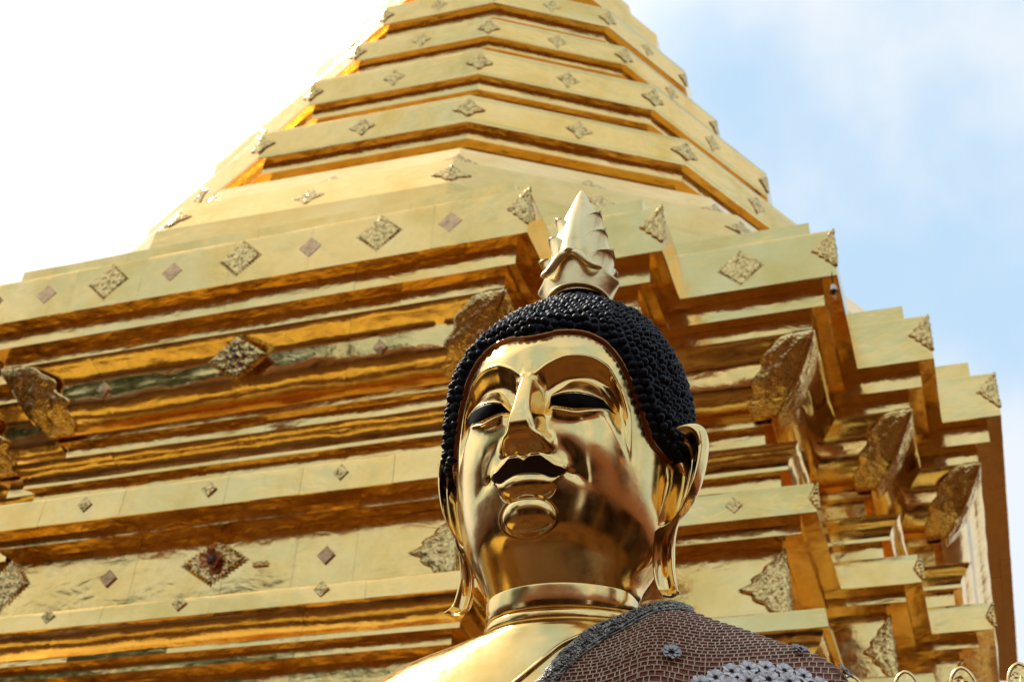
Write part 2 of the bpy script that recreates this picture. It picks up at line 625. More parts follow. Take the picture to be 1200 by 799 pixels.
def loft(R, phi):
    """R rows (n,6), phi angles -> head-local X, Y(front), Z"""
    zf, yf, zb, yb, w, yc = [R[:, i][:, None] for i in range(6)]
    s, c = np.sin(phi)[None, :], np.cos(phi)[None, :]
    X = w*s
    Y = yc + np.where(c >= 0, (yf-yc)*c, (yc-yb)*c)
    Z = zf + (zb-zf)*(yf-Y)/(yf-yb)
    return X, Y, Z
TROWS = 900
TR = rows_spline(TK, TROWS)
def torso_pt(phi, v, off=0.0):
    """phi rad, v row index (float) arrays -> points (N,3) head-local, with outward offset"""
    phi = np.asarray(phi, float); v = np.asarray(v, float)
    def ev(ph, vv):
        vv = np.clip(vv, 0, TROWS-1.001); i = vv.astype(int); f = (vv-i)[..., None]
        R = TR[i]*(1-f)+TR[i+1]*f
        zf, yf, zb, yb, w, yc = [R[..., k] for k in range(6)]
        s, c = np.sin(ph), np.cos(ph)
        Y = yc + np.where(c >= 0, (yf-yc)*c, (yc-yb)*c)
        X = w*s
        return np.stack([X, Y, zf+(zb-zf)*(yf-Y)/(yf-yb)+tilt(X)], -1)
    P = ev(phi, v)
    if off is None: return P
    du = ev(phi+.01, v)-ev(phi-.01, v); dv = ev(phi, v+2)-ev(phi, v-2)
    n = np.cross(dv, du); n /= np.linalg.norm(n, axis=-1, keepdims=True)+1e-12
    # outward
    out = P - np.stack([np.zeros_like(P[..., 0]), np.full_like(P[..., 0], -.09), P[..., 2]-.12], -1)
    n *= np.sign((n*out).sum(-1, keepdims=True))
    return P + n*np.asarray(off)[..., None] if np.ndim(off) else P+n*off, n
HK = np.array([
 (2.258,-.095, 2.258,-.105, .004,-.10),
 (2.243,-.030, 2.243,-.185, .085,-.10),
 (2.198,.020, 2.198,-.240, .140,-.10),
 (2.150,.075, 2.150,-.285, .195,-.09),
 (2.095,.130, 2.095,-.330, .230,-.10),
 (2.030,.192, 2.030,-.352, .260,-.10),
 (1.970,.243, 1.970,-.365, .277,-.10),
 (1.90,.274, 1.90,-.372, .285,-.098),
 (1.80,.286, 1.80,-.370, .286,-.095),
 (1.70,.284, 1.70,-.358, .281,-.085),
 (1.60,.272, 1.60,-.340, .268,-.08),
 (1.50,.255, 1.505,-.315, .248,-.085),
 (1.46,.246, 1.475,-.310, .235,-.09),
 (1.425,.233, 1.450,-.305, .220,-.09),
 (1.402,.212, 1.432,-.300, .209,-.085),
 (1.384,.188, 1.418,-.292, .201,-.078),
 (1.366,.164, 1.404,-.284, .194,-.070),
 (1.348,.142, 1.392,-.275, .190,-.068),
 (1.328,.120, 1.380,-.262, .180,-.052)])

# ================================================================== STATUE
XM, YREF = -0.898, 2.85          # axis of the statue


def W(P):
    """head-local (x right, y to the front, z above the eye) -> world"""
    P = np.asarray(P, float)
    return np.stack([XM + P[..., 0], YREF - P[..., 1], P[..., 2] + EYE], -1)


bu = Mat('polished_gold', (0.95, 0.73, 0.36), 1.0, 0.075)
bn = bu.noise(9, 4, 0.6)
bu.set('Base Color', bu.ramp(bn, [(0.3, (0.84, 0.56, 0.18)), (0.5, (0.91, 0.645, 0.255)), (0.78, (0.93, 0.68, 0.29))]))
bu.set('Roughness', bu.range(bu.noise(26, 4, 0.65), 0.35, 0.75, 0.12, 0.24))
bu.bump((bu.noise(7, 2, 0.4), 0.0016), (bu.noise(60, 2, 0.5), 0.00012))
MATS['polished'] = bu.m
rm = Mat('rim_bronze', (0.34, 0.15, 0.06), 1.0, 0.26)
MATS['rim'] = rm.m
hr = Mat('black_lacquer', (0.006, 0.007, 0.012), 0.0, 0.40)
hr.p.inputs['Specular IOR Level'].default_value = 0.20
hr.set('Roughness', hr.range(hr.noise(60, 3), 0.3, 0.7, 0.36, 0.62))
MATS['hair'] = hr.m
ey = Mat('dark_inlay', (0.012, 0.007, 0.005), 0.0, 0.45)
ey.p.inputs['Specular IOR Level'].default_value = 0.05
ey.set('Base Color', ey.ramp(ey.noise(50, 3), [(0.35, (0.003, 0.002, 0.0015)), (0.7, (0.010, 0.005, 0.003))]))
MATS['inlay'] = ey.m
li = Mat('dark_lip', (0.030, 0.012, 0.007), 0.0, 0.35)
li.p.inputs['Specular IOR Level'].default_value = 0.3
MATS['lip'] = li.m
iv = Mat('pale_gilding', (0.84, 0.72, 0.46), 0.85, 0.30)
iv.set('Base Color', iv.ramp(iv.noise(24, 4, 0.6), [(0.28, (0.66, 0.45, 0.19)), (0.45, (0.88, 0.68, 0.33)), (0.8, (0.92, 0.77, 0.42))]))
iv.bump((iv.noise(40, 3), 0.0012),)
MATS['pale'] = iv.m

statue = thing('buddha_statue', 'polished gold statue with black curled hair and long ears in front of the chedi', 'statue', (XM, YREF, 1.35))


def sm(a, b, x):
    t = np.clip((x - a) / (b - a), 0, 1)
    return t * t * (3 - 2 * t)


def ci(x, pts):
    """smooth curve through (x, z) points, single valued in x"""
    p = np.array(pts, float)
    h = np.diff(p[:, 0]); d = np.diff(p[:, 1]) / h
    m = np.r_[d[0], np.where(d[:-1] * d[1:] > 0, 2 * d[:-1] * d[1:] / (d[:-1] + d[1:] + 1e-12), 0), d[-1]]
    i = np.clip(np.searchsorted(p[:, 0], x, side='right') - 1, 0, len(p) - 2)
    u = np.clip((x - p[i, 0]) / h[i], 0, 1)
    return ((2 * u**3 - 3 * u**2 + 1) * p[i, 1] + (u**3 - 2 * u**2 + u) * h[i] * m[i]
            + (-2 * u**3 + 3 * u**2) * p[i + 1, 1] + (u**3 - u**2) * h[i] * m[i + 1])


BROW = [(0, 1.806), (.012, 1.811), (.049, 1.843), (.092, 1.870), (.137, 1.879), (.173, 1.866), (.195, 1.828), (.215, 1.775)]
CREASE = [(0.04, 1.735), (0.052, 1.752), (0.069, 1.786), (0.098, 1.819), (0.122, 1.825), (0.15, 1.816), (0.178, 1.781), (0.192, 1.754)]
STOP = [(0.045, 1.729), (0.06, 1.7367), (0.08, 1.744), (0.112, 1.754), (0.147, 1.756), (0.172, 1.7537), (0.189, 1.7495)]
SBOT = [(0.045, 1.729), (0.06, 1.7213), (0.08, 1.7135), (0.112, 1.709), (0.147, 1.721), (0.172, 1.7383), (0.189, 1.7495)]
LUT = [(0, 1.575), (.014, 1.582), (.036, 1.585), (.055, 1.575), (.072, 1.5635), (.085, 1.561), (.094, 1.564)]
LUB = [(0, 1.552), (.025, 1.550), (.045, 1.5455), (.062, 1.540), (.076, 1.5425), (.087, 1.552), (.094, 1.563)]
LLB = [(0, 1.492), (0.032, 1.493), (0.052, 1.501), (0.068, 1.519), (0.076, 1.538), (0.094, 1.55)]
HAIRL = [(-1e-6, 1.938), (.025, 1.942), (.055, 1.956), (.11, 1.965), (.165, 1.947), (.207, 1.893), (.233, 1.82), (.248, 1.76), (.262, 1.69)]
NOSE = [(1.565, 0), (1.578, .003), (1.590, .012), (1.606, .034), (1.622, .056), (1.636, .067), (1.650, .071), (1.672, .067), (1.70, .056), (1.735, .041), (1.77, .026), (1.80, .013), (1.83, .003), (1.86, 0)]
NHW = [(1.565, .048), (1.59, .055), (1.62, .055), (1.645, .050), (1.672, .046), (1.70, .040), (1.735, .033), (1.77, .026), (1.80, .020), (1.83, .019), (1.86, .02)]


def face_relief(X, Z):
    u = np.abs(X)
    D = np.zeros_like(X)
    # cheeks, muzzle
    D += .012 * np.exp(-(((u - .145) / .062)**2 + ((Z - 1.640) / .075)**2))
    D += .004 * np.exp(-((X / .085)**2 + ((Z - 1.55) / .055)**2))
    # fold between muzzle and cheek
    D -= .004 * np.exp(-((u - (.085 + (1.64 - Z) * .35)) / .018)**2) * sm(1.52, 1.56, Z) * (1 - sm(1.60, 1.65, Z))
    # brow ridge and eye socket
    t = ci(u, BROW) - Z
    mk = sm(.012, .04, u) * (1 - sm(.190, .222, u))
    sock = .038 * sm(-.004, .050, t) * (1 - sm(.070, .165, t)) * mk
    D -= sock
    D += .0040 * np.exp(-(t / .0045)**2) * sm(.004, .012, u) * (1 - sm(.190, .213, u))
    # upper lid
    st_, sb, cr = ci(u, STOP), ci(u, SBOT), ci(u, CREASE)
    inx = sm(.046, .064, u) * (1 - sm(.172, .187, u))
    tt = (cr - Z) / np.maximum(cr - st_, .004)
    lid = np.where((tt > 0) & (tt < 1), np.sin(np.pi / 2 * np.clip(tt, 0, 1))**.68, 0)
    D += .038 * lid * inx
    gap = np.clip((st_ - Z) / np.maximum(st_ - sb, .003), 0, 1)
    ineye = (Z < st_) & (Z > sb)
    D += np.where(ineye, .035 - .024 * gap, 0) * inx
    lo = sb - Z
    D += .012 * np.where(lo > 0, np.exp(-(lo / .020)**2) * sm(-.001, .004, lo), 0) * inx
    D += .0025 * np.exp(-((lo - .009) / .003)**2) * inx
    # nose
    N, hw = .88 * ci(Z, NOSE), ci(Z, NHW)
    N = np.where((Z < 1.565) | (Z > 1.86), 0, N)
    q = u / hw
    D += N * (1 - sm(.40, 1.15, q))
    wing = np.exp(-(((u - .048) / .017)**2 + ((Z - 1.622) / .021)**2)**1.4)
    D += .024 * wing * (1 - .5 * sm(.0, .5, 1 - q))
    # nostrils
    D -= .009 * np.exp(-(((u - .026) / .012)**2 + ((Z - 1.596) / .008)**2))
    # lips
    ut, ub, lb = ci(u, LUT), ci(u, LUB), ci(u, LLB)
    ed = 1 - sm(.080, .096, u)
    ab = Z - ut
    D += .013 * np.where(ab > 0, np.exp(-(ab / .014)**1.3), 0) * ed
    s = np.clip((ut - Z) / np.maximum(ut - ub, .003), 0, 1)
    D += np.where((Z <= ut) & (Z > ub), .013 - .011 * s**.8, 0) * ed
    s2 = np.clip((ub - Z) / np.maximum(ub - lb, .003), 0, 1)
    D += np.where((Z <= ub) & (Z > lb), .002 + .014 * np.sin(np.pi * np.clip(s2 * .97 + .03, 0, 1))**.7 * (1 - (np.clip(u / .080, 0, 1))**4), 0) * (1 - sm(.072, .090, u))
    D -= .004 * np.exp(-((lb - Z - .002) / .004)**2) * (1 - sm(.055, .075, u))
    D -= .003 * np.exp(-((X / .008)**2)) * sm(1.583, 1.588, Z) * (1 - sm(1.590, 1.60, Z))
    D -= .006 * np.exp(-(((u - .100) / .010)**2 + ((Z - 1.556) / .010)**2))
    # chin button
    qc = np.sqrt((X / .064)**2 + ((Z - 1.455) / .043)**2)
    D += .019 * np.clip(1 - qc**2, 0, 1)**.62 - .0025 * np.exp(-((qc - 1.03) / .07)**2)
    # beauty fold of the forehead
    D += .004 * np.exp(-((X / .11)**2 + ((Z - 1.90) / .03)**2))
    return D


NV = 640
HR = rows_spline(HK, 3000)
ker = np.hanning(151); ker /= ker.sum()
HRp = np.concatenate([np.repeat(HR[:1], 75, 0), HR, np.repeat(HR[-1:], 75, 0)])
HRsm = np.stack([np.convolve(HRp[:, k], ker, 'valid') for k in range(6)], 1)
mixw = .6 * np.clip((1.50 - HR[:, 0]) / .05, 0, 1)[:, None] * np.clip((3000 - np.arange(3000)) / 80, 0, 1)[:, None]
HR = HR * (1 - mixw) + HRsm * mixw
# rows: dense over the face
zf_all = HR[:, 0] - 0.6 * (HR[:, 1] - HR[0, 1]) * (HR[:, 0] < 1.45)
arc = np.r_[0, np.cumsum(np.hypot(np.diff(HR[:, 0]), np.diff(HR[:, 1])))]
wgt = np.where(HR[:, 0] > 2.0, 0.25, 1.0)
cum = np.r_[0, np.cumsum(np.diff(arc) * wgt[1:])]
pick = np.interp(np.linspace(0, cum[-1], NV), cum, np.arange(len(cum)))
HRs = np.stack([np.interp(pick, np.arange(3000), HR[:, k]) for k in range(6)], 1)
NF, NB = 720, 90
phi = np.r_[np.linspace(-math.pi / 2, math.pi / 2, NF), np.linspace(math.pi / 2, 3 * math.pi / 2, NB + 2)[1:-1]]
X, Y, Z = loft(HRs, phi)
front = np.cos(phi)[None, :] > 0
# the skull narrows behind the ears towards the nape
X = X * (1 - .34 * sm(0, .6, -np.cos(phi))[None, :] * np.clip((1.80 - Z) / .28, 0, 1))
fade = sm(0.02, 0.22, np.cos(phi))[None, :]
D = face_relief(X, Z) * fade * np.where(front, 1, 0)
for _ in range(2):                                   # soften the steps a little
    D[1:-1, 1:NF - 1] = (D[1:-1, 1:NF - 1] * 4 + D[:-2, 1:NF - 1] + D[2:, 1:NF - 1] + D[1:-1, :NF - 2] + D[1:-1, 2:NF]) / 8
Yd = Y + D
nrow, ncol = X.shape


def grid_obj(name, P, mat, parent, closed=True):
    n, m = P.shape[:2]
    off = np.array(origin_of(parent))
    V = (P.reshape(-1, 3) - off).astype(np.float32)
    i = np.arange(n - 1)[:, None]; j = np.arange(m if closed else m - 1)[None, :]
    a = i * m + j; b = (i + 1) * m + j; c = (i + 1) * m + (j + 1) % m; d = i * m + (j + 1) % m
    Q = np.stack([a, b, c, d], -1).reshape(-1)
    me = bpy.data.meshes.new(name)
    me.vertices.add(len(V)); me.vertices.foreach_set('co', V.ravel())
    nf = len(Q) // 4
    me.loops.add(len(Q)); me.loops.foreach_set('vertex_index', Q.astype(np.int32))
    me.polygons.add(nf)
    me.polygons.foreach_set('loop_start', np.arange(0, len(Q), 4, dtype=np.int32))
    me.polygons.foreach_set('use_smooth', np.ones(nf, dtype=bool))
    me.materials.append(MATS[mat])
    me.update(calc_edges=True); me.validate()
    o = bpy.data.objects.new(name, me); C.objects.link(o); o.parent = parent
    return o


head = grid_obj('head', W(np.stack([X, Yd, Z], -1)), 'polished', statue)


def base_y(x, z):
    zz = HRs[::-1, 0]
    yf, w, yc = (np.interp(z, zz, HRs[::-1, k]) for k in (1, 4, 5))
    return yc + (yf - yc) * np.sqrt(np.clip(1 - (x / w)**2, 0, 1))


def skin_y(x, z):
    return base_y(x, z) + face_relief(x, z)


def patch(name, top, bot, x0, x1, lift, mat, bulge=0.0, nx=60, nz=14, grow=0.0):
    """inlaid piece between two curves of the face"""
    x = np.linspace(x0, x1, nx)[:, None]
    t = np.linspace(0, 1, nz)[None, :]
    zt, zb = ci(np.abs(x), top) + grow, ci(np.abs(x), bot) - grow
    z = zt + (zb - zt) * t
    xx = np.broadcast_to(x, z.shape)
    y = skin_y(xx, z) + lift + bulge * np.sin(np.pi * t)
    # thin edge so that the piece is a body, not a sheet
    P = np.stack([xx, y, z], -1)
    Pb = P.copy(); Pb[..., 1] -= 0.008
    V = np.concatenate([W(P).reshape(-1, 3), W(Pb).reshape(-1, 3)])
    n, m = nx, nz
    F = grid_faces(n, m) + [tuple(reversed(f)) for f in grid_faces(n, m, off=n * m)]
    for i in range(n - 1):
        for j in (0, m - 1):
            F.append((i * m + j, (i + 1) * m + j, n * m + (i + 1) * m + j, n * m + i * m + j))
    return mesh_obj(name, V, F, mat, statue)


for s in (-1, 1):
    patch('eye', STOP, SBOT, s * .0462, s * .1880, .0012, 'inlay', grow=0.0)
patch('upper_lip', LUT, LUB, -.0925, .0925, .0012, 'lip', nx=90, grow=-0.0010)

# neck and shoulders
pt = np.r_[np.linspace(-math.pi, math.pi, 361)[:-1]]
tsel = np.r_[np.linspace(0, 210, 300), np.linspace(210, TROWS - 1, 130)[1:]]
TRs = np.stack([np.interp(tsel, np.arange(TROWS), TR[:, k]) for k in range(6)], 1)
Xt, Yt, Zt = loft(TRs, pt)
Zt = Zt + tilt(Xt)                                   # the draped shoulder sits a little higher
Pt = np.stack([Xt, Yt, Zt], -1)
cap = np.stack([Xt[-1] * .02, Yt[-1] * .02 - .05, Zt[-1]], -1)[None]
torso = grid_obj('shoulders', W(np.concatenate([Pt, cap])), 'polished', statue)
# moulded hem of the robe on the chest
hem = catmull([(-14, 430), (-10, 360), (-6.5, 317), (-3, 283), (3.5, 220), (11, 176), (27, 139), (44, 127)], 70)
P, n = torso_pt(np.radians(hem[:, 0]), hem[:, 1], 0.002)
V, F = tube(W(P), 0.0055, 8)
mesh_obj('robe_hem', V, F, 'polished', statue)

# ---- hair
HPH = [(0, 1.940), (5, 1.944), (11, 1.958), (23, 1.966), (35, 1.947), (45, 1.893), (53, 1.82), (59, 1.76), (66, 1.705), (74, 1.70), (88, 1.72), (97, 1.70), (108, 1.56), (124, 1.42), (181, 1.40)]


def hair_z(ph):
    return ci(np.abs(np.degrees(ph)), HPH)


hp = np.linspace(-math.pi, math.pi, 241)[:-1]
rowsz = np.linspace(0, 1, 70)
fullz = HR[:, 0]


def hair_surface(ph, z, off):
    """point on the scalp at angle ph, height z, grown by off"""
    zz = HR[::-1, 0]
    zq = np.clip(z, 1.37, 2.2579)
    yf, yb, w, yc = (np.interp(zq, zz, HR[::-1, k]) for k in (1, 3, 4, 5))
    s, c = np.sin(ph), np.cos(ph)
    r = np.stack([w * s, np.where(c >= 0, (yf - yc) * c, (yc - yb) * c), np.zeros_like(w * s)], -1)
    r[..., 0] *= 1 - .34 * sm(0, .6, -c) * np.clip((1.80 - zq) / .28, 0, 1)
    ctr = np.stack([0 * w, yc, zq], -1)
    k = np.clip((zq - 1.78) / 0.48, 0, 1)
    nz = k**1.6
    rn = r / (np.linalg.norm(r, axis=-1, keepdims=True) + 1e-9)
    nrm = rn * np.sqrt(1 - nz**2)[..., None] + np.stack([0 * w, 0 * w, nz], -1)
    return ctr + r + nrm * np.asarray(off)[..., None], nrm


PHg, Tg = np.meshgrid(hp, rowsz, indexing='ij')
zh = hair_z(PHg)
# even spacing along the dome
ztop = 2.2575
zz_ = ztop - (ztop - zh) * (Tg**1.6 * 0.55 + Tg**0.9 * 0.45)
offg = np.where(Tg > .999, 0.0, .006 + .024 * sm(0, .045, zz_ - zh))
Ph, _ = hair_surface(PHg, zz_, offg)
hairo = grid_obj('scalp', W(np.transpose(Ph, (1, 0, 2))), 'hair', statue)

# curls: one small pointed snail, copied over the scalp
cprof = [(0.0, 0.0170), (0.0036, 0.0160), (0.0072, 0.0132), (0.0098, 0.0092), (0.0108, 0.0045), (0.0100, -0.002)]
cv, cf = lathe(cprof[1:], (0, 0, 0), 9)
cv.append((0, 0, 0.0172))
for k in range(9):
    cf.append(((k + 1) % 9, k, len(cv) - 1))
sp_ = 0.0218
pts, nrms = [], []
z = 2.335
lat = 0
arcs = np.r_[0, np.cumsum(np.hypot(np.diff(HR[:, 0]), np.diff(HR[:, 4])))]
a = 0.004
while True:
    zr = np.interp(a, arcs, HR[:, 0])
    if zr < 1.40:
        break
    w = np.interp(zr, HR[::-1, 0], HR[::-1, 4]) + .03
    yf = np.interp(zr, HR[::-1, 0], HR[::-1, 1] - HR[::-1, 3]) / 2 + .03
    per = 2 * math.pi * math.sqrt((w * w + yf * yf) / 2)
    cnt = max(3, int(per / sp_))
    for k in range(cnt):
        ph = (2 * math.pi * (k + 0.5 * (lat % 2)) / cnt + math.pi) % (2 * math.pi) - math.pi
        hz_ = hair_z(np.array([ph]))[0]
        if zr > hz_ + 0.0080:
            zj = zr + random.uniform(-.003, .003)
            P, nn = hair_surface(np.array([ph + random.uniform(-.004, .004) / w]), np.array([zj]), 0.002 + .022 * sm(0, .045, np.array([zj - hz_])))
            pts.append(P[0]); nrms.append(nn[0])
    a += sp_ * 0.90
    lat += 1
pts, nrms = np.array(pts), np.array(nrms)
wp = W(pts)
wn_ = nrms * np.array([1, -1, 1])
view = np.array([0, 0, EYE]) - wp
dist = np.linalg.norm(view, axis=1)
facing = (view / dist[:, None] * wn_).sum(1)
order = np.argsort(np.where(facing > -0.05, 0, 100) + dist)
near = set(order[:300].tolist())
cme = bpy.data.meshes.new('hair_curl')
cme.from_pydata(cv, [], cf)
cme.polygons.foreach_set('use_smooth', [True] * len(cme.polygons))
cme.materials.append(MATS['hair'])
so = origin_of(statue)
RV, RF = [], []
cva = np.array(cv)
for k in range(len(pts)):
    nv = Vector(wn_[k])
    q = nv.to_track_quat('Z', 'Y')
    sc = random.uniform(.86, 1.22)
    lean = Vector((random.uniform(-1, 1), random.uniform(-1, 1), random.uniform(-1, 1))) * 0.10
    q = (nv + lean).to_track_quat('Z', 'Y')
    if k in near:
        o = bpy.data.objects.new('hair_curl', cme)
        C.objects.link(o)
        o.parent = statue
        o.location = Vector(wp[k]) - so
        o.rotation_euler = q.to_euler()
        o.scale = (sc, sc, sc * random.uniform(.9, 1.15))
    else:
        R = np.array(q.to_matrix())
        b = len(RV)
        RV.extend((cva * sc @ R.T + wp[k]).tolist())
        RF.extend([tuple(i + b for i in fc) for fc in cf])
tag(mesh_obj('hair_curls', RV, RF, 'hair', statue), kind='stuff')

# bronze rim along the hairline
rim = []
for d in np.linspace(-80, 80, 161):
    ph = math.radians(d)
    P, _ = hair_surface(np.array([ph]), hair_z(np.array([ph])), np.array([.003]))
    rim.append(P[0])
V, F = tube(W(np.array(rim)), 0.0068, 8)
mesh_obj('hairline_rim', V, F, 'rim', statue)

# ---- ears
E_OUT = [(0.292, 1.744), (0.297, 1.774), (0.314, 1.800), (0.335, 1.810), (0.351, 1.798), (0.357, 1.764), (0.351, 1.712), (0.338, 1.657), (0.320, 1.607), (0.302, 1.567), (0.290, 1.522), (0.286, 1.472), (0.287, 1.422), (0.294, 1.374), (0.305, 1.342)]
E_IN = [(0.281, 1.740), (0.278, 1.734), (0.275, 1.727), (0.272, 1.717), (0.270, 1.704), (0.269, 1.687), (0.270, 1.667), (0.271, 1.642), (0.267, 1.612), (0.257, 1.572), (0.247, 1.522), (0.240, 1.472), (0.237, 1.422), (0.243, 1.374), (0.261, 1.338)]
for s in (-1, 1):
    NU, NW = 110, 34
    eo, ei = catmull(E_OUT, NU), catmull(E_IN, NU)
    u = np.linspace(0, 1, NU)[:, None]
    t = np.linspace(0, 1, NW)[None, :]
    x = ei[:, :1] + (eo[:, :1] - ei[:, :1]) * t
    z = ei[:, 1:] + (eo[:, 1:] - ei[:, 1:]) * t
    yi = np.interp(u, [0, .25, .5, .6, .8, 1], [.006, -.008, -.000, .006, -.020, -.028])
    yo = np.interp(u, [0, .25, .5, .6, .8, 1], [-.004, -.055, -.052, -.045, -.046, -.028])
    y = yi + (yo - yi) * t
    lb_ = sm(.42, .78, u)
    x = x + (.016 if s > 0 else -.006) * t * sm(.08, .2, u) * (1 - sm(.5, .65, u))
    x = x - .010 * lb_
    z = z + .012 * lb_
    y = y - .022 * lb_
    upper = sm(.02, .10, u) * (1 - sm(.50, .60, u))
    lower = sm(.52, .64, u)
    g_ = lambda c, w_: np.exp(-((t - c) / w_)**2)
    y = y + upper * (.032 * g_(.84, .17) - .004 * g_(.64, .06) + .007 * g_(.56, .06) - .038 * g_(.34, .20) + .004 * g_(0, .06))
    y = y + lower * (.010 * g_(.95, .16) + .009 * g_(.05, .14) - .006 * g_(.5, .2))
    slit = sm(.63, .68, u) * (1 - sm(.82, .88, u))
    y = y - slit * .016 * g_(.52, .075)
    y = y + .022 * sm(.93, 1.0, u)
    # round the long edges over
    rnd = np.sqrt(np.clip(1 - (2 * t - 1)**2, 0, 1))
    y = y + .006 * rnd
    Pf = np.stack([x * s, y, z], -1)
    th = (.012 + .004 * rnd) * np.ones_like(x)
    Pb = np.stack([x * s, y - th, z], -1)
    ring = np.concatenate([Pf, Pb[:, ::-1]], 1)
    endc = ring.mean(1, keepdims=True)
    ring = np.concatenate([np.repeat(endc[:1], ring.shape[1], 1), ring, np.repeat(endc[-1:], ring.shape[1], 1)], 0)
    eo_ = grid_obj('ear', W(ring), 'polished', statue)
    sub = eo_.modifiers.new('smooth', 'SUBSURF'); sub.levels = 1; sub.render_levels = 1

# ---- flame finial on the crown
FY = -.125
fin = thing('flame_finial', None, None)
fin.parent = statue
fin.location = Vector((XM, YREF - FY, EYE + 2.30)) - so
th_ = np.linspace(-math.pi, math.pi, 73)[:-1]
cc = lambda a: np.cos(a)
# skirt: hem ring below, cusped rim above
rows = []
for t in np.linspace(0, 1, 12):
    r = np.interp(t, [0, .15, .6, 1], [.084, .088, .098, .106])
    cusp = np.abs(np.abs(((th_ + math.pi / 4) % (math.pi / 2)) - math.pi / 4)) / (math.pi / 4)   # 0 on the four axes
    lift = .085 * np.clip(1 - np.abs(th_) / 1.45, 0, 1)**1.15 + .030 * np.clip(1 - np.abs(np.abs(th_) - math.pi) / 1.2, 0, 1)
    zz = 2.318 + (.058 + lift) * t
    rr = r * (1 - .10 * np.clip(1 - np.abs(th_) / 1.45, 0, 1) * t) * (1 + .16 * t * t * np.exp(-((np.abs(th_) - 1.52) / .26)**2))
    rows.append(np.stack([rr * np.sin(th_), FY + rr * np.cos(th_), zz + 0 * th_], -1))
for t in np.linspace(0.1, 1, 6):
    b = rows[11]
    q = b.copy(); q[:, 0] *= 1 - .25 * t; q[:, 1] = FY + (q[:, 1] - FY) * (1 - .25 * t); q[:, 2] += .012 * math.sin(t * math.pi)
    rows.append(q)
grid_obj('finial_skirt', W(np.stack(rows)), 'pale', fin)
V, F = tube(W(np.stack([.090 * np.sin(th_), FY + .090 * np.cos(th_), 2.318 + .012 * np.cos(th_)], -1)), .006, 8, closed=True)
mesh_obj('hem_ring', V, F, 'pale', fin)
# body and spike
rows = []
for z, r, lob in [(2.34, .080, 0), (2.40, .088, .05), (2.46, .084, .08), (2.52, .080, .08), (2.58, .067, .08), (2.62, .056, .07), (2.65, .046, .06), (2.69, .030, .04), (2.725, .017, .02), (2.752, .005, 0), (2.757, .001, 0)]:
    rr = r * (1 + lob * np.cos(4 * th_))
    rows.append(np.stack([rr * np.sin(th_), FY + rr * np.cos(th_), z + 0 * th_], -1))
rows = np.stack(rows)
rr_ = np.stack([np.stack([np.interp(np.linspace(0, 10, 50), np.arange(11), rows[:, k, c]) for c in range(3)], -1) for k in range(72)], 1)
for _ in range(3):
    rr_[1:-1] = (rr_[:-2] + 2 * rr_[1:-1] + rr_[2:]) / 4
grid_obj('finial_spike', W(rr_), 'pale', fin)


def petal(th, z0, z1, r0, rt, width, curl):
    NU, NW = 20, 13
    P = np.zeros((NU, NW, 3)); Q = np.zeros((NU, NW, 3))
    for i in range(NU):
        t = i / (NU - 1)
        wd = width * (.72 + .28 * math.sin(math.pi * min(1, t * 1.1))) * (1 if t < .62 else math.sqrt(max(0, 1 - ((t - .62) / .38)**2)))
        r = r0 + (rt - r0) * t**curl
        z = z0 + (z1 - z0) * (t - .10 * max(0, t - .8) / .2)
        for j in range(NW):
            v = 2 * j / (NW - 1) - 1
            an = th + v * wd / max(r, .03)
            rc = r + .010 * (1 - v * v) * (1 - .5 * t) - .004 * math.exp(-(v / .14)**2) * (1 - t)
            zz = z - .010 * v * v * t
            P[i, j] = (rc * math.sin(an), FY + rc * math.cos(an), zz)
            rb = rc - .010
            Q[i, j] = (rb * math.sin(an), FY + rb * math.cos(an), zz)
    ring = np.concatenate([P, Q[:, ::-1]], 1)
    e = ring.mean(1, keepdims=True)
    ring = np.concatenate([ring, np.repeat(e[-1:], ring.shape[1], 1)], 0)
    return grid_obj('finial_petal', W(ring), 'pale', fin)


for z0, z1, r0, rt, wd, angs in [(2.36, 2.485, .086, .118, .062, (70, 128, 180, -128, -70)), (2.42, 2.568, .074, .095, .056, (64, 126, 180, -126, -64)), (2.49, 2.645, .056, .077, .046, (62, 124, 180, -124, -62))]:
    for d_ in angs:
        petal(math.radians(d_), z0, z1, r0, rt, wd, 3.2)
# swags that run down from the knob on the front
for s in (-1, 1):
    sw = catmull([(s * .004, FY + .106, 2.432), (s * .030, FY + .106, 2.418), (s * .055, FY + .100, 2.386), (s * .078, FY + .088, 2.378), (s * .094, FY + .070, 2.392)], 22)
    V, F = tube(W(sw), np.interp(np.linspace(0, 1, 22), [0, .3, .8, 1], [.010, .013, .010, .003]), 8)
    mesh_obj('finial_swag', V, F, 'pale', fin)
V, F = lathe([(0.0, 0.016), (.008, .015), (.013, .009), (.018, .005), (.021, -.003), (.020, -.012), (.012, -.016)], (0, 0, 0), 18)
Vk = np.array(V)
Vk = np.stack([Vk[:, 0], Vk[:, 2] * .8 + FY + .110, Vk[:, 1] * .75 + 2.436], -1)
mesh_obj('finial_knob', W(Vk), F, 'pale', fin)

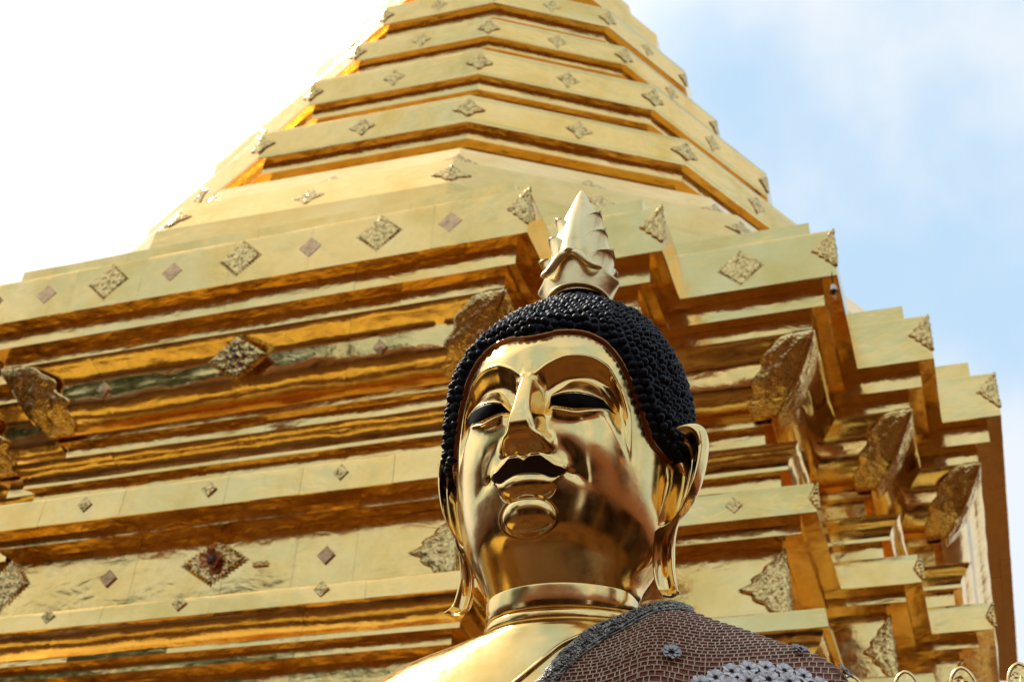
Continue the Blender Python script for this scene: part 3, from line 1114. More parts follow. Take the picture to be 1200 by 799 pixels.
# low stepped pedestal that carries the figure (below the frame)
pv, pf = [], []
def add_box(V, F, x0, x1, y0, y1, z0, z1):
    b = len(V)
    V += [(x0, y0, z0), (x1, y0, z0), (x1, y1, z0), (x0, y1, z0), (x0, y0, z1), (x1, y0, z1), (x1, y1, z1), (x0, y1, z1)]
    F += [(b, b + 3, b + 2, b + 1), (b + 4, b + 5, b + 6, b + 7), (b, b + 1, b + 5, b + 4), (b + 1, b + 2, b + 6, b + 5), (b + 2, b + 3, b + 7, b + 6), (b + 3, b, b + 4, b + 7)]
add_box(pv, pf, XM - 1.5, XM + 1.5, YREF - 1.10, YREF + .70, 0, .55)
add_box(pv, pf, XM - 1.35, XM + 1.35, YREF - 1.0, YREF + .62, .55, 1.05)
add_box(pv, pf, XM - 1.25, XM + 1.25, YREF - .92, YREF + .55, 1.05, 1.36)
pdm = Mat('dark_stone', (0.060, 0.028, 0.011), 0.0, 0.7)
pdm.p.inputs['Specular IOR Level'].default_value = 0.15
MATS['stone'] = pdm.m
mesh_obj('pedestal', pv, pf, 'stone', statue, smooth=False)

# ================================================================== SHAWL over the shoulder
cl_ = Mat('maroon_cloth', (0.12, 0.035, 0.022), 0.0, 0.75)
cl_.set('Base Color', cl_.ramp(cl_.noise(30, 4, 0.6), [(0.3, (0.17, 0.042, 0.022)), (0.7, (0.34, 0.115, 0.062))]))
cl_.bump((cl_.noise(160, 2), 0.0012),)
MATS['cloth'] = cl_.m
tg = Mat('metal_thread', (0.55, 0.42, 0.30), 0.0, 0.5)
tg.set('Base Color', tg.ramp(tg.noise(40, 3), [(0.3, (0.52, 0.35, 0.22)), (0.7, (0.78, 0.61, 0.44))]))
MATS['thread'] = tg.m
bd = Mat('gunmetal_bead', (0.16, 0.15, 0.14), 0.75, 0.36)
bd.set('Base Color', bd.ramp(bd.noise(70, 2), [(0.35, (0.12, 0.11, 0.095)), (0.7, (0.48, 0.45, 0.39))]))
MATS['bead'] = bd.m
pe = Mat('silver_petal', (0.95, 0.95, 0.94), 0.0, 0.4)
MATS['petal'] = pe.m
ck = Mat('dark_jewel', (0.045, 0.018, 0.020), 0.2, 0.2)
MATS['jewel'] = ck.m
gp = Mat('grey_metal_petal', (0.38, 0.37, 0.36), 0.7, 0.34)
MATS['greypetal'] = gp.m

OUT = [(-22, 540), (-14, 430), (-8, 370), (-3, 327), (.5, 306), (3, 288), (5.5, 252), (9.5, 212), (21.5, 151), (40, 131), (62, 126), (86, 123), (105, 126), (128, 140), (150, 165), (165, 220)]
INN = [(-12, 540), (-5, 430), (0, 370), (4, 331), (6, 313), (8, 292), (14.5, 242), (24, 204), (33, 194), (45, 181), (60, 164), (76, 155), (92, 152), (110, 153), (130, 165), (148, 200), (160, 250)]
shawl = thing('lace_shawl', 'maroon net shawl with a dark beaded border and silver flowers over the golden shoulder', 'shawl', tuple(W(np.array([.4, 0, 1.2]))))
fo = ci(np.linspace(0, 1, 2), [(0, 0), (1, 1)])
oc_ = catmull(OUT, 240)
# cloth: rows of constant v between the outer edge in front and behind
iv0 = int(np.argmin(oc_[:, 1]))
fv = oc_[:iv0 + 1][::-1]; bv = oc_[iv0:]
vv = np.concatenate([np.linspace(122, 240, 60), np.linspace(240, 540, 60)[1:]])
edge_f = np.interp(vv, fv[:, 1], fv[:, 0])
edge_b = np.interp(vv, bv[:, 1], bv[:, 0])
SH = 0.010
ss = np.linspace(0, 1, 90)
ph = np.radians(edge_f[:, None] + (edge_b - edge_f)[:, None] * ss[None, :])
v2 = np.broadcast_to(vv[:, None], ph.shape)
P, n = torso_pt(ph, v2, SH)
tag(grid_obj('cloth', W(P), 'cloth', shawl, closed=False))

# metal net: brick-like mesh of flat threads lying on the cloth
V, F = [], []


def add_tube(pts, r, sides=4):
    b = len(V)
    v_, f_ = tube(pts, r, sides, cap=False)
    V.extend(v_); F.extend([tuple(i + b for i in q) for q in f_])


sideP = torso_pt(np.full(TROWS, math.radians(55)), np.arange(TROWS), None) if False else None
Pm = np.stack([TR[:, 4] * .8, TR[:, 1] * .6, TR[:, 0]], -1)
arcv = np.r_[0, np.cumsum(np.linalg.norm(np.diff(Pm, axis=0), axis=1))]
CELL = 0.0142
va = np.arange(arcv[124], arcv[500], CELL * 1.10)
vrows = np.interp(va, arcv, np.arange(TROWS))
inn_c = catmull(INN, 240)
ii0 = int(np.argmin(inn_c[:, 1]))
fi = inn_c[:ii0 + 1][::-1]; bi = inn_c[ii0:]
for r_i, v in enumerate(vrows):
    e0 = np.interp(v, fv[:, 1], fv[:, 0]) + .5; e1 = np.interp(v, bv[:, 1], bv[:, 0]) - .5
    e1 = min(e1, 140)
    if e1 - e0 < 2:
        continue
    k = max(6, int((e1 - e0) / 1.6))
    dg = np.linspace(e0, e1, k)
    jit = np.array([mnoise.noise(Vector((d_ * .11, v * .03, 3))) for d_ in dg]) * 1.2
    P, n = torso_pt(np.radians(dg), np.full(k, v) + jit, SH + .0022)
    add_tube(W(P), .0016)
    if r_i + 1 >= len(vrows):
        continue
    vn = vrows[r_i + 1]
    wm = np.interp((v + vn) / 2, np.arange(TROWS), TR[:, 4])
    xk = (np.arange(-12, 70) + .5 * (r_i % 2)) * CELL
    for x in xk:
        q = x / wm
        if abs(q) >= .999:
            continue
        for ang in (math.degrees(math.asin(q)), 180 - math.degrees(math.asin(q))):
            if e0 < ang < e1:
                w0 = np.interp(v, np.arange(TROWS), TR[:, 4]); w1 = np.interp(vn, np.arange(TROWS), TR[:, 4])
                qa, qb = x / w0, x / w1
                a0 = math.degrees(math.asin(max(-1, min(1, qa)))); a1 = math.degrees(math.asin(max(-1, min(1, qb))))
                if ang > 90: a0, a1 = 180 - a0, 180 - a1
                dj = random.uniform(-.55, .55)
                P, n = torso_pt(np.radians([a0 + dj, a1 + dj]), np.array([v, vn]), SH + .0024)
                if np.linalg.norm(P[0] - P[1]) < .05:
                    add_tube(W(P), .0016)
tag(mesh_obj('net_thread', V, F, 'thread', shawl), kind='stuff')

# beaded border
NT = 220
oc2, ic2 = catmull(OUT, NT), catmull(INN, NT)
ic2 = oc2 + .74 * (ic2 - oc2)
tw = np.linspace(0, 1, 9)
ph = np.radians(oc2[:, None, 0] + (ic2 - oc2)[:, None, 0] * tw)
vb = oc2[:, None, 1] + (ic2 - oc2)[:, None, 1] * tw
lift = SH + .003 + .008 * np.sin(np.pi * tw)[None, :] ** .6 * np.ones_like(ph)
P, n = torso_pt(ph, vb, lift)
border = grid_obj('border', W(P), 'bead', shawl, closed=False)
V, F = [], []
ico = [(0, 0, 1), (.89, 0, .45), (.28, .85, .45), (-.72, .53, .45), (-.72, -.53, .45), (.28, -.85, .45), (.72, .53, -.45), (-.28, .85, -.45), (-.89, 0, -.45), (-.28, -.85, -.45), (.72, -.53, -.45), (0, 0, -1)]
icf = [(0, 1, 2), (0, 2, 3), (0, 3, 4), (0, 4, 5), (0, 5, 1), (1, 6, 2), (2, 7, 3), (3, 8, 4), (4, 9, 5), (5, 10, 1), (2, 6, 7), (3, 7, 8), (4, 8, 9), (5, 9, 10), (1, 10, 6), (11, 7, 6), (11, 8, 7), (11, 9, 8), (11, 10, 9), (11, 6, 10)]
icoa = np.array(ico)
NBd = 3600
s_ = np.random.RandomState(3)
sa = s_.rand(NBd) * (NT - 1.01); tb = s_.rand(NBd)
i0 = sa.astype(int); fr = sa - i0
oo = oc2[i0] * (1 - fr)[:, None] + oc2[i0 + 1] * fr[:, None]
nn_ = ic2[i0] * (1 - fr)[:, None] + ic2[i0 + 1] * fr[:, None]
pv_ = oo + (nn_ - oo) * tb[:, None]
P, n = torso_pt(np.radians(pv_[:, 0]), pv_[:, 1], SH + .005 + .008 * np.sin(np.pi * tb)**.6)
Pw = W(P)
for k in range(NBd):
    rr_b = random.uniform(.0016, .0038)
    b = len(V)
    st_ = np.array([random.uniform(.7, 1.5), random.uniform(.7, 1.5), random.uniform(.7, 1.5)])
    V.extend((icoa * rr_b * st_ + Pw[k]).tolist())
    F.extend([tuple(i + b for i in q) for q in icf])
for cc_, off in ((oc2, .004), (ic2, .005), (oc2 * .93 + ic2 * .07, .009), (oc2 * .12 + ic2 * .88, .009)):
    P, n = torso_pt(np.radians(cc_[:, 0]), cc_[:, 1], SH + off)
    Pw = W(P)
    sub = catmull(Pw, 700)
    for k in range(len(sub)):
        b = len(V)
        V.extend((icoa * (.0026 + .0006 * (k % 2)) + sub[k]).tolist())
        F.extend([tuple(i + b for i in q) for q in icf])
tag(mesh_obj('border_bead', V, F, 'bead', shawl), kind='stuff')


def flower(phi_d, v, size, mat, petals=6, parent=shawl, spin=0.0, jewel='jewel'):
    P, n = torso_pt(np.radians([phi_d]), np.array([float(v)]), SH + .006)
    c0 = W(P)[0]; nw = Vector((n[0, 0], -n[0, 1], n[0, 2])).normalized()
    q = nw.to_track_quat('Z', 'Y').to_matrix()
    V, F = [], []
    for k in range(petals):
        a = 2 * math.pi * k / petals + spin
        b = len(V)
        for i in range(6):
            t = i / 5
            wd = size * .42 * math.sin(math.pi * (.12 + .78 * t)) ** .8
            for j in range(5):
                w_ = (j - 2) / 2
                r = size * (.20 + .80 * t) - size * .10 * w_ * w_ * t
                x, y = r * math.cos(a) - w_ * wd * math.sin(a), r * math.sin(a) + w_ * wd * math.cos(a)
                z = size * (.16 + .34 * t - .20 * t * t + .16 * w_ * w_)
                V.append(tuple(c0 + np.array(q @ Vector((x, y, z)))))
        F.extend(grid_faces(6, 5, off=b))
    o = mesh_obj('flower', V, F, mat, parent)
    so_ = o.modifiers.new('thick', 'SOLIDIFY'); so_.thickness = size * .07
    V, F = lathe([(size * .20, 0), (size * .24, size * .22), (size * .17, size * .42), (0.001, size * .50)], (0, 0, 0), 10)
    V = [tuple(c0 + np.array(q @ Vector(p))) for p in V]
    mesh_obj('flower_centre', V, F, jewel, o)


flower(31, 283, .022, 'greypetal', 7, spin=.3)
flower(73.5, 276, .022, 'greypetal', 6, spin=.2)
flower(84.5, 316, .022, 'greypetal', 6)
for k, (a, v) in enumerate([(34, 330), (38, 320), (42.5, 311), (47, 308), (51.5, 309), (56, 315), (60.5, 324), (64.5, 336)]):
    flower(a, v, .021, 'petal', 6, spin=.25 * k)
for k, (a, v) in enumerate([(40, 335), (45, 328), (50, 327), (55, 332)]):
    flower(a, v, .0255, 'petal', 6, spin=.4 * k)

# robed lap of the seated figure (below the frame, mirrored in the underside of the chin)
ua = np.linspace(0, math.pi, 41); va_ = np.linspace(-math.pi, math.pi, 97)[:-1]
UA, VA = np.meshgrid(ua, va_, indexing='ij')
Xl = 1.12 * np.sin(UA) * np.sin(VA) * (1 + .10 * np.cos(VA))
Yl = .18 + .66 * np.sin(UA) * np.cos(VA) * (1 - .18 * np.cos(2 * VA))
Zl = -.02 + .24 * np.cos(UA) * (1 + .25 * np.sin(VA)**2)
lapm = Mat('dark_robe', (0.085, 0.036, 0.010), 0.0, 0.8)
MATS['lap'] = lapm.m
grid_obj('robed_lap', W(np.stack([Xl, Yl, Zl], -1)), 'lap', statue)

# ================================================================== ORNAMENTS on the chedi
def rosette(x, y, lobes, seed):
    r = np.hypot(x, y); a = np.arctan2(y, x)
    h = .5 + .5 * np.cos(a * lobes + 3 * r * 6)
    return h


def ornament(name, u0, z0, face, hw, hh, mat, style, tilt_fn=None, parent=chedi, off=.004, seed=0):
    """embossed plate centred at u0,z0 of a wall; face = (origin, udir, normal) in world"""
    O, U, N = face
    n = 21
    s = np.linspace(-1, 1, n)
    A, B = np.meshgrid(s, s, indexing='ij')
    # rotate the square grid 45 degrees so that it becomes a diamond
    x = (A + B) / 2; y = (A - B) / 2
    rs = np.random.RandomState(seed)
    edge = np.maximum(np.abs(A), np.abs(B))
    if style == 'lace':
        k = 1 + (.05 if name.startswith('jewel') else .11) * np.cos(10 * np.pi * np.where(np.abs(A) > np.abs(B), B, A)) * (edge > .95)
        x, y = x * k, y * k
        r = np.hypot(x, y)
        h = .5 + .25 * np.cos(A * 9.4) * np.cos(B * 9.4) + .35 * np.exp(-(r / .22)**2) + .18 * rs.rand(n, n)
    elif style == 'star':
        aa = np.arctan2(y, x)
        k = 1 - .16 * np.sin(2 * aa)**2 * (edge > .3)
        x, y = x * k, y * k
        r = np.hypot(x, y)
        h = .5 + .35 * np.cos(4 * aa) * np.exp(-(r / .5)**2) + .25 * rs.rand(n, n)
    elif style == 'small':
        r = np.hypot(x, y)
        h = .55 - .35 * np.exp(-((edge - .72) / .12)**2) + .45 * np.exp(-(r / .2)**2)
    else:
        r = np.hypot(x, y); a = np.arctan2(y, x)
        h = .5 + .3 * np.cos(4 * a) * np.exp(-(r / .5)**2) + .3 * rs.rand(n, n)
    h = h * (edge < .97)
    dep = hw * .07
    u = u0 + x * hw; z = z0 + y * hh
    d = off + h * dep
    base = tilt_fn(z) if tilt_fn else 0 * z
    Ux, Ny = np.array(U), np.array(N)
    V = np.array(O)[None, None, :] + u[..., None] * Ux + (d + base)[..., None] * Ny
    V[..., 2] = z + EYE
    Vb = np.array(O)[None, None, :] + u[..., None] * Ux + (base - .002)[..., None] * Ny
    Vb[..., 2] = z + EYE
    F = grid_faces(n, n)
    bs = n * n
    rimi = [i * n for i in range(n)] + [(n - 1) * n + j for j in range(1, n)] + [i * n + n - 1 for i in range(n - 2, -1, -1)] + [j for j in range(n - 2, 0, -1)]
    Vr = Vb.reshape(-1, 3)[rimi]
    VV = np.concatenate([V.reshape(-1, 3), Vr])
    m = len(rimi)
    for k in range(m):
        F.append((rimi[k], rimi[(k + 1) % m], bs + (k + 1) % m, bs + k))
    o = mesh_obj(name, VV, F, mat, parent)
    smooth_by_angle(o, 50)
    return o


def front(y):
    return ((0, y, 0), (1, 0, 0), (0, -1, 0))


YF = [CY + q for q in qy]
XR = [CX + q for q in qx]
Yb = YF[0]
# cornice band: large filigree and small pink lozenges in turn
for k, x in enumerate([-6.98, -5.84, -4.70, -3.57]):
    ornament('filigree_lozenge', x, 6.225, front(Yb), .165, .165, 'chased', 'lace', lambda z: 0 * z + .003, seed=k)
for k, x in enumerate([-6.40, -5.28, -4.12, -3.02]):
    ornament('small_lozenge', x, 6.215, front(Yb), .092, .095, 'pink', 'small', lambda z: 0 * z + .002, seed=k)
ornament('filigree_lozenge', -1.13, 6.19, front(YF[2]), .155, .165, 'chased', 'lace', lambda z: 0 * z + .003, seed=9)


def folded(cx_, cy_, z, hw, hh, sl=lambda z: 0 * z, mat='chased', name='corner_filigree', seed=1, off=0.004):
    """lozenge bent round a convex corner at (cx_, cy_): front wing towards -x, side wing towards +y"""
    n = 13
    s = np.linspace(0, 1, n); t = np.linspace(-1, 1, 2 * n - 1)
    rs = np.random.RandomState(seed)
    V, F = [], []
    for wing in (0, 1):
        b = len(V)
        for i, a in enumerate(s):
            for j, c in enumerate(t):
                zz = z + c * hh
                wd = hw * (1 - abs(c)) * (1 + .10 * math.cos(c * 22))
                e = float(sl(np.array([zz]))[0])
                d = off + .010 * rs.rand() + .010 * (math.cos(a * 9) * math.cos(c * 11))**2 if 0 < i < n - 1 else off
                if wing == 0:
                    V.append((cx_ + e + d - a * wd, cy_ - e - d, zz + EYE))
                else:
                    V.append((cx_ + e + d, cy_ - e - d + a * wd, zz + EYE))
        F.extend(grid_faces(n, 2 * n - 1, off=b))
    o = mesh_obj(name, V, F, mat, chedi)
    so_ = o.modifiers.new('thick', 'SOLIDIFY'); so_.thickness = .006; so_.offset = -1
    return o


for i in range(5):
    folded(XR[i], YF[i], 6.235, .15, .17, seed=i, sl=lambda z: 0 * z + .003)
# middle band, lower band and dado
for k, x in enumerate([-6.78, -5.78, -4.78, -3.78, -2.85]):
    ornament('small_lozenge', x, 4.448, front(Yb + .316), .058, .062, 'chased', 'small', lambda z: 0 * z + .008, seed=20 + k)
ornament('small_lozenge', -1.32, 4.43, front(YF[2] + .316), .058, .062, 'chased', 'small', lambda z: 0 * z + .008)
for k, x in enumerate([-6.84, -5.84, -4.83, -3.80, -2.80]):
    ornament('small_lozenge', x, 3.60, front(Yb + .316), .055, .058, 'chased', 'small', lambda z: 0 * z + .010, seed=30 + k)
for k, x in enumerate([-5.64, -3.95]):
    ornament('small_lozenge', x, 3.985, front(Yb + .588), .065, .068, 'pink', 'small', lambda z: 0 * z + .008, seed=40 + k)
fl = ornament('flower_plate', -4.80, 4.02, front(Yb + .588), .245, .165, 'chased', 'lace', lambda z: 0 * z + .008, seed=50)
for k in range(5):
    a = math.radians(72 * k + 18)
    Vp, Fp = [], []
    for i in range(5):
        for j in range(5):
            t, w_ = i / 4, (j - 2) / 2
            r = .02 + .065 * t
            wd = .034 * math.sin(math.pi * (.15 + .75 * t))
            Vp.append((-4.80 + r * math.cos(a) - w_ * wd * math.sin(a), Yb + .588 - .045 - .030 * t - .012 * w_ * w_, 4.02 + EYE + r * math.sin(a) + w_ * wd * math.cos(a)))
    op = mesh_obj('petal', Vp, grid_faces(5, 5), 'copper', fl)
    mm = op.modifiers.new('thick', 'SOLIDIFY'); mm.thickness = .005
Vc, Fc = lathe([(.026, 0), (.028, .02), (.016, .035), (.001, .04)], (0, 0, 0), 12)
mesh_obj('flower_centre', [(-4.80 + x, Yb + .588 - .05 - z, 4.02 + EYE + y) for x, y, z in Vc], Fc, 'gem', fl)
ornament('filigree_lozenge', -6.49, 4.02, front(Yb + .588), .17, .21, 'chased', 'lace', lambda z: 0 * z + .008, seed=51)
# plain clip next to the flower plate
cvx, cfx = [], []
add_box(cvx, cfx, -4.49, -4.38, Yb + .588 - .022, Yb + .592, 3.955 + EYE, 3.985 + EYE)
mesh_obj('metal_clip', cvx, cfx, 'chased', chedi, smooth=False)
# corner lace on the dado panels
for i in range(5):
    folded(XR[i] - .588, YF[i] + .588, 3.93, .30 if i in (0, 2) else .20, .27, seed=60 + i, sl=lambda z: 0 * z + .007)
for i in range(5):
    folded(XR[i] - .31, YF[i] + .31, 4.42, .055, .10, seed=70 + i, mat='sheet', sl=lambda z: 0 * z + .006)

# cavetto: big centre lozenge with violet glass, small lozenges, leaf brackets on the corners
cav = [p for nm, p in MOULD if nm == 'cavetto'][0]
cz = np.array([p[1] for p in cav])[::-1]; co = np.array([p[0] for p in cav])[::-1]
cavo = lambda z: np.interp(z, cz, co)
chord = lambda z: np.interp(z, [5.24, 5.28, 5.40, 5.55, 5.66, 5.72], [-.575, -.52, -.40, -.31, -.235, -.215])
lz = ornament('jewelled_lozenge', -4.73, 5.50, front(Yb), .235, .170, 'chased', 'lace', lambda z: np.interp(z, [5.33, 5.67], [-.325, -.235]), seed=80, off=.03)
for k in range(7):
    a = math.radians(60 * k)
    r = 0 if k == 6 else .068
    x, z = -4.73 + r * math.cos(a), 5.50 + r * math.sin(a)
    bo = float(np.interp(z, [5.33, 5.67], [-.325, -.235]))
    Vc, Fc = lathe([(.020 if k == 6 else .013, 0), (.018 if k == 6 else .011, .012), (.001, .02)], (0, 0, 0), 10)
    mesh_obj('glass_gem', [(x + p, Yb - bo - .055 - q_, z + EYE + w_) for p, w_, q_ in Vc], Fc, 'gem', lz)
for k, x in enumerate([-5.92, -3.63]):
    ornament('small_lozenge', x, 5.475, front(Yb), .056, .062, 'pink', 'small', cavo, seed=90 + k, off=.02)
ornament('small_lozenge', XR[0] - 4.59 - .45, 5.43, front(YF[1]), .056, .062, 'pink', 'small', cavo, seed=93, off=.02)


def bracket(cx_, cy_, wing, width, seed, sides=(0, 1)):
    """leaf-shaped corner piece that spans the cavetto like a strut; wings along the front and the return"""
    rs = np.random.RandomState(seed)
    n, m = 17, 19
    for side in sides:
        V = []
        for j in range(m):
            t = j / (m - 1)
            z = 5.715 - (5.715 - 5.235) * t
            o_ = float(chord(np.array([z]))[0])
            wd = width * (0.35 + .65 * math.sin(math.pi * min(1, .22 + .56 * t)) ** .8) * (1 - .30 * max(0, (t - .75) / .25)) * (1 + .08 * math.cos(t * 22))
            if t < .08: wd *= .5 + t / .16
            for i in range(n):
                a = i / (n - 1)
                e = .008 + .014 * math.sin(math.pi * min(a, .98)) * math.sin(math.pi * t)
                if 0 < i < n - 1 and 0 < j < m - 1 and .12 < t < .88:
                    e += .006 * rs.rand() + .007 * math.cos(a * 12) * math.cos(t * 15)
                if side == 0:
                    V.append((cx_ + wing * (o_ + e * .4 - a * wd), cy_ - o_ - e, z + EYE))
                else:
                    V.append((cx_ + wing * (o_ + e), cy_ - o_ - e * .4 + a * wd, z + EYE))
        o = mesh_obj('leaf_bracket', V, grid_faces(m, n), 'chgold', chedi)
        so_ = o.modifiers.new('thick', 'SOLIDIFY'); so_.thickness = .012; so_.offset = 0


for i in range(5):
    bracket(XR[i], YF[i], 1, .31 if i in (0, 2) else .27, 100 + i)
bracket(2 * CX - XR[0], YF[0], -1, .40, 110, (0,))
bracket(2 * CX - XR[1], YF[1], -1, .40, 111, (0,))
# half-hidden lozenge on the second step
ornament('filigree_lozenge', -7.40, 5.46, front(YF[1]), .13, .15, 'chased', 'lace', lambda z: np.interp(z, [5.28, 5.72], [-.46, -.20]), seed=85, off=.02)


# spire tiers: faint lozenges on the facets and bent round the corners
def tier_lozenges(zc, R, hw, hh, slope=0.0, ks=(-1, 0, 1, 2), facets=True, corners=True, seed=0, zlow=None):
    for k in ks:
        am = math.radians(30 * k) + PH
        ap = R * math.cos(math.radians(15))
        N = np.array([math.sin(am), -math.cos(am), 0]); U = np.array([math.cos(am), math.sin(am), 0])
        O = np.array([CX, CY, 0]) + N * ap
        if facets:
            ornament('tier_lozenge', 0, zc, (O, U, N), hw, hh, 'chased', 'star', lambda z: (z - zc) * slope, seed=seed + k, off=.002)
        if corners:
            # bent piece at the corner k+1 side
            a = math.radians(15 + 30 * k) + PH
            Nc = np.array([math.sin(a), -math.cos(a), 0])
            n = 15
            V = []
            rs = np.random.RandomState(seed + k + 50)
            for i in range(n):
                for j in range(n):
                    A, B = 2 * i / (n - 1) - 1, 2 * j / (n - 1) - 1
                    x, y = (A + B) / 2, (A - B) / 2
                    kk = 1 - .16 * math.sin(2 * math.atan2(y, x))**2
                    x, y = x * kk, y * kk
                    ed = max(abs(A), abs(B)) > .97
                    ad = am if x < 0 else am + math.radians(30)
                    Ud = np.array([math.cos(ad), math.sin(ad), 0]); Nd = np.array([math.sin(ad), -math.cos(ad), 0])
                    p = np.array([CX, CY, 0]) + Nc * R + Ud * x * hw * 1.15 + Nd * ((.001 if ed else .004 + .007 * rs.rand()) + y * hh * slope)
                    V.append((p[0], p[1], zc + y * hh + EYE))
            o = mesh_obj('tier_lozenge', V, grid_faces(n, n), 'chased', chedi)
            so_ = o.modifiers.new('thick', 'SOLIDIFY'); so_.thickness = .006; so_.offset = -1


tier_lozenges(8.865, 4.064, .14, .11, seed=200)
tier_lozenges(10.035, 3.541, .125, .12, seed=220)
tier_lozenges(11.165, 2.985, .115, .11, seed=240)
tier_lozenges(12.13, 2.617, .11, .11, seed=260)
tier_lozenges(12.98, 2.24, .10, .10, seed=280, ks=(0, 1))
tier_lozenges(7.80, 4.510, .15, .12, slope=-.48, ks=(-1, 0, 1), seed=300)
tier_lozenges(7.36, 4.838, .15, .12, slope=-.355, ks=(-1, 0, 1), seed=320)

# ================================================================== BELL under the cornice
bell = thing('small_bell', 'small dull metal bell hanging under the corner of the cornice', 'bell', (-.487, 7.745, 5.99 + EYE))
bm_ = Mat('bell_metal', (0.50, 0.46, 0.40), 0.8, 0.34)
MATS['bell'] = bm_.m
V, F = tube([(-.487, 7.745, 5.985 + EYE), (-.487, 7.745, 5.875 + EYE)], .004, 6)
mesh_obj('bell_cord', V, F, 'inlay', bell)
V, F = lathe([(.004, .0), (.016, -.004), (.022, -.02), (.026, -.045), (.034, -.066), (.030, -.066), (.022, -.045), (.0, -.01)], (-.487, 7.745, 5.875 + EYE), 18)
mesh_obj('bell_body', V, F, 'bell', bell)
V, F = tube([(-.487, 7.745, 5.85 + EYE), (-.487, 7.745, 5.78 + EYE)], [.005, .005], 6)
mesh_obj('clapper', V, F, 'inlay', bell)
V, F = lathe([(.002, .0), (.014, -.012), (.011, -.03), (.001, -.055)], (-.487, 7.745, 5.785 + EYE), 8)
mesh_obj('wind_leaf', V, F, 'copper', bell)

# ================================================================== FENCE with leaf finials
fence = thing('gilded_fence', 'gilded fence whose leaf-shaped finials show at the bottom right', 'fence', (0.0, 4.2, 0))
fg = Mat('fence_gilding', (0.90, 0.62, 0.26), 1.0, 0.26)
fg.bump((fg.noise(60, 3), 0.002),)
MATS['fgold'] = fg.m
for k, x in enumerate([-.345, -.177, -.010, .159, .327, .495]):
    zt = 1.644
    ol = catmull([(0, -.30), (-.026, -.27), (-.040, -.21), (-.046, -.14), (-.050, -.085), (-.044, -.045), (-.026, -.015), (0, 0), (.026, -.015), (.044, -.045), (.050, -.085), (.046, -.14), (.040, -.21), (.026, -.27), (0, -.30)], 60)[:-1]
    ol = [(p_ * .74, q_ * .8) for p_, q_ in ol]
    V, F = tube([(x + p, 4.2, zt + EYE + q) for p, q in ol], .0075, 6, closed=True)
    lf = mesh_obj('leaf_finial', V, F, 'fgold', fence)
    V = [(x, 4.2 - .018, zt - .13 + EYE)]; Vb_ = [(x, 4.2 + .018, zt - .13 + EYE)]
    for p, q in ol:
        V.append((x + p, 4.2 - .004, zt + EYE + q))
    F = [(0, 1 + (i + 1) % 59, 1 + i) for i in range(59)]
    b = len(V)
    V = V + Vb_ + [(p_[0], p_[1] + .008, p_[2]) for p_ in V[1:]]
    F += [(b, b + 1 + i, b + 1 + (i + 1) % 59) for i in range(59)]
    mesh_obj('leaf_panel', V, F, 'chgold', lf)
    # raised bud in the middle of the leaf
    V, F = lathe([(.001, .055), (.010, .030), (.019, -.005), (.015, -.04), (.003, -.075)], (0, 0, 0), 10)
    mesh_obj('bud', [(x + a_, 4.2 - .018 + b_ * .7, zt - .10 + EYE + c_) for a_, b_, c_ in V], F, 'fgold', lf)
    V, F = tube([(x, 4.2, 0), (x, 4.2, zt - .235 + EYE)], .018, 8)
    mesh_obj('fence_bar', V, F, 'fgold', fence)
for k in range(46):
    x = -.512 - .168 * k
    V, F = tube([(x, 4.2, 0), (x, 4.2, 2.95)], [.026, .026], 8)
    mesh_obj('fence_bar', V, F, 'fgold', fence)
for z in (.35, 1.6, 2.7):
    V, F = tube([(-8.3, 4.2, z), (.6, 4.2, z)], .034, 8)
    mesh_obj('rail', V, F, 'fgold', fence)

# ================================================================== SURROUNDINGS that the gold mirrors
st = Mat('courtyard_tile', (0.30, 0.15, 0.085), 0, 0.8)
br = st.t.nodes.new('ShaderNodeTexBrick')
br.inputs['Scale'].default_value = 1.0
br.inputs['Color1'].default_value = (0.135, 0.052, 0.010, 1)
br.inputs['Color2'].default_value = (0.090, 0.034, 0.007, 1)
br.inputs['Mortar'].default_value = (0.05, 0.032, 0.02, 1)
br.inputs['Mortar Size'].default_value = 0.012
br.inputs['Brick Width'].default_value = 0.4
br.inputs['Row Height'].default_value = 0.4
br.offset = 0.0
st.t.links.new(st.tc.outputs['Object'], br.inputs['Vector'])
mxn = st.t.nodes.new('ShaderNodeMix'); mxn.data_type = 'RGBA'; mxn.blend_type = 'MULTIPLY'
mxn.inputs['Factor'].default_value = 1.0
st.t.links.new(br.outputs['Color'], mxn.inputs[6])
st.t.links.new(st.ramp(st.noise(.55, 4, .6), [(0.36, (0.22, 0.20, 0.18)), (0.52, (1, 1, 1))]), mxn.inputs[7])
st.set('Base Color', mxn.outputs[2])
st.p.inputs['Specular IOR Level'].default_value = 0.08
MATS['tile'] = st.m
S = 800
tag(mesh_obj('courtyard_floor', [(-S, -S, 0), (S, -S, 0), (S, S, 0), (-S, S, 0)], [(0, 1, 2, 3)], 'tile', smooth=False), kind='structure')

wk = Mat('reflector_yellow', (0.62, 0.42, 0.10), 0, 0.75)  # unseen yellow floor strip, added for the yellow it mirrors into the cavetto
wk.p.inputs['Specular IOR Level'].default_value = 0.1
wk.set('Base Color', wk.ramp(wk.noise(1.1, 4, .6), [(0.35, (0.34, 0.20, 0.04)), (0.55, (0.66, 0.46, 0.11))]))
MATS['reflector'] = wk.m
Vw, Fw = [], []
for (x0, x1, y0, y1) in [(-14, -5.3, .2, 2.9)]:
    add_box(Vw, Fw, x0, x1, y0, y1, -.02, .004)
tag(mesh_obj('reflector_strip', Vw, Fw, 'reflector', smooth=False), kind='structure')

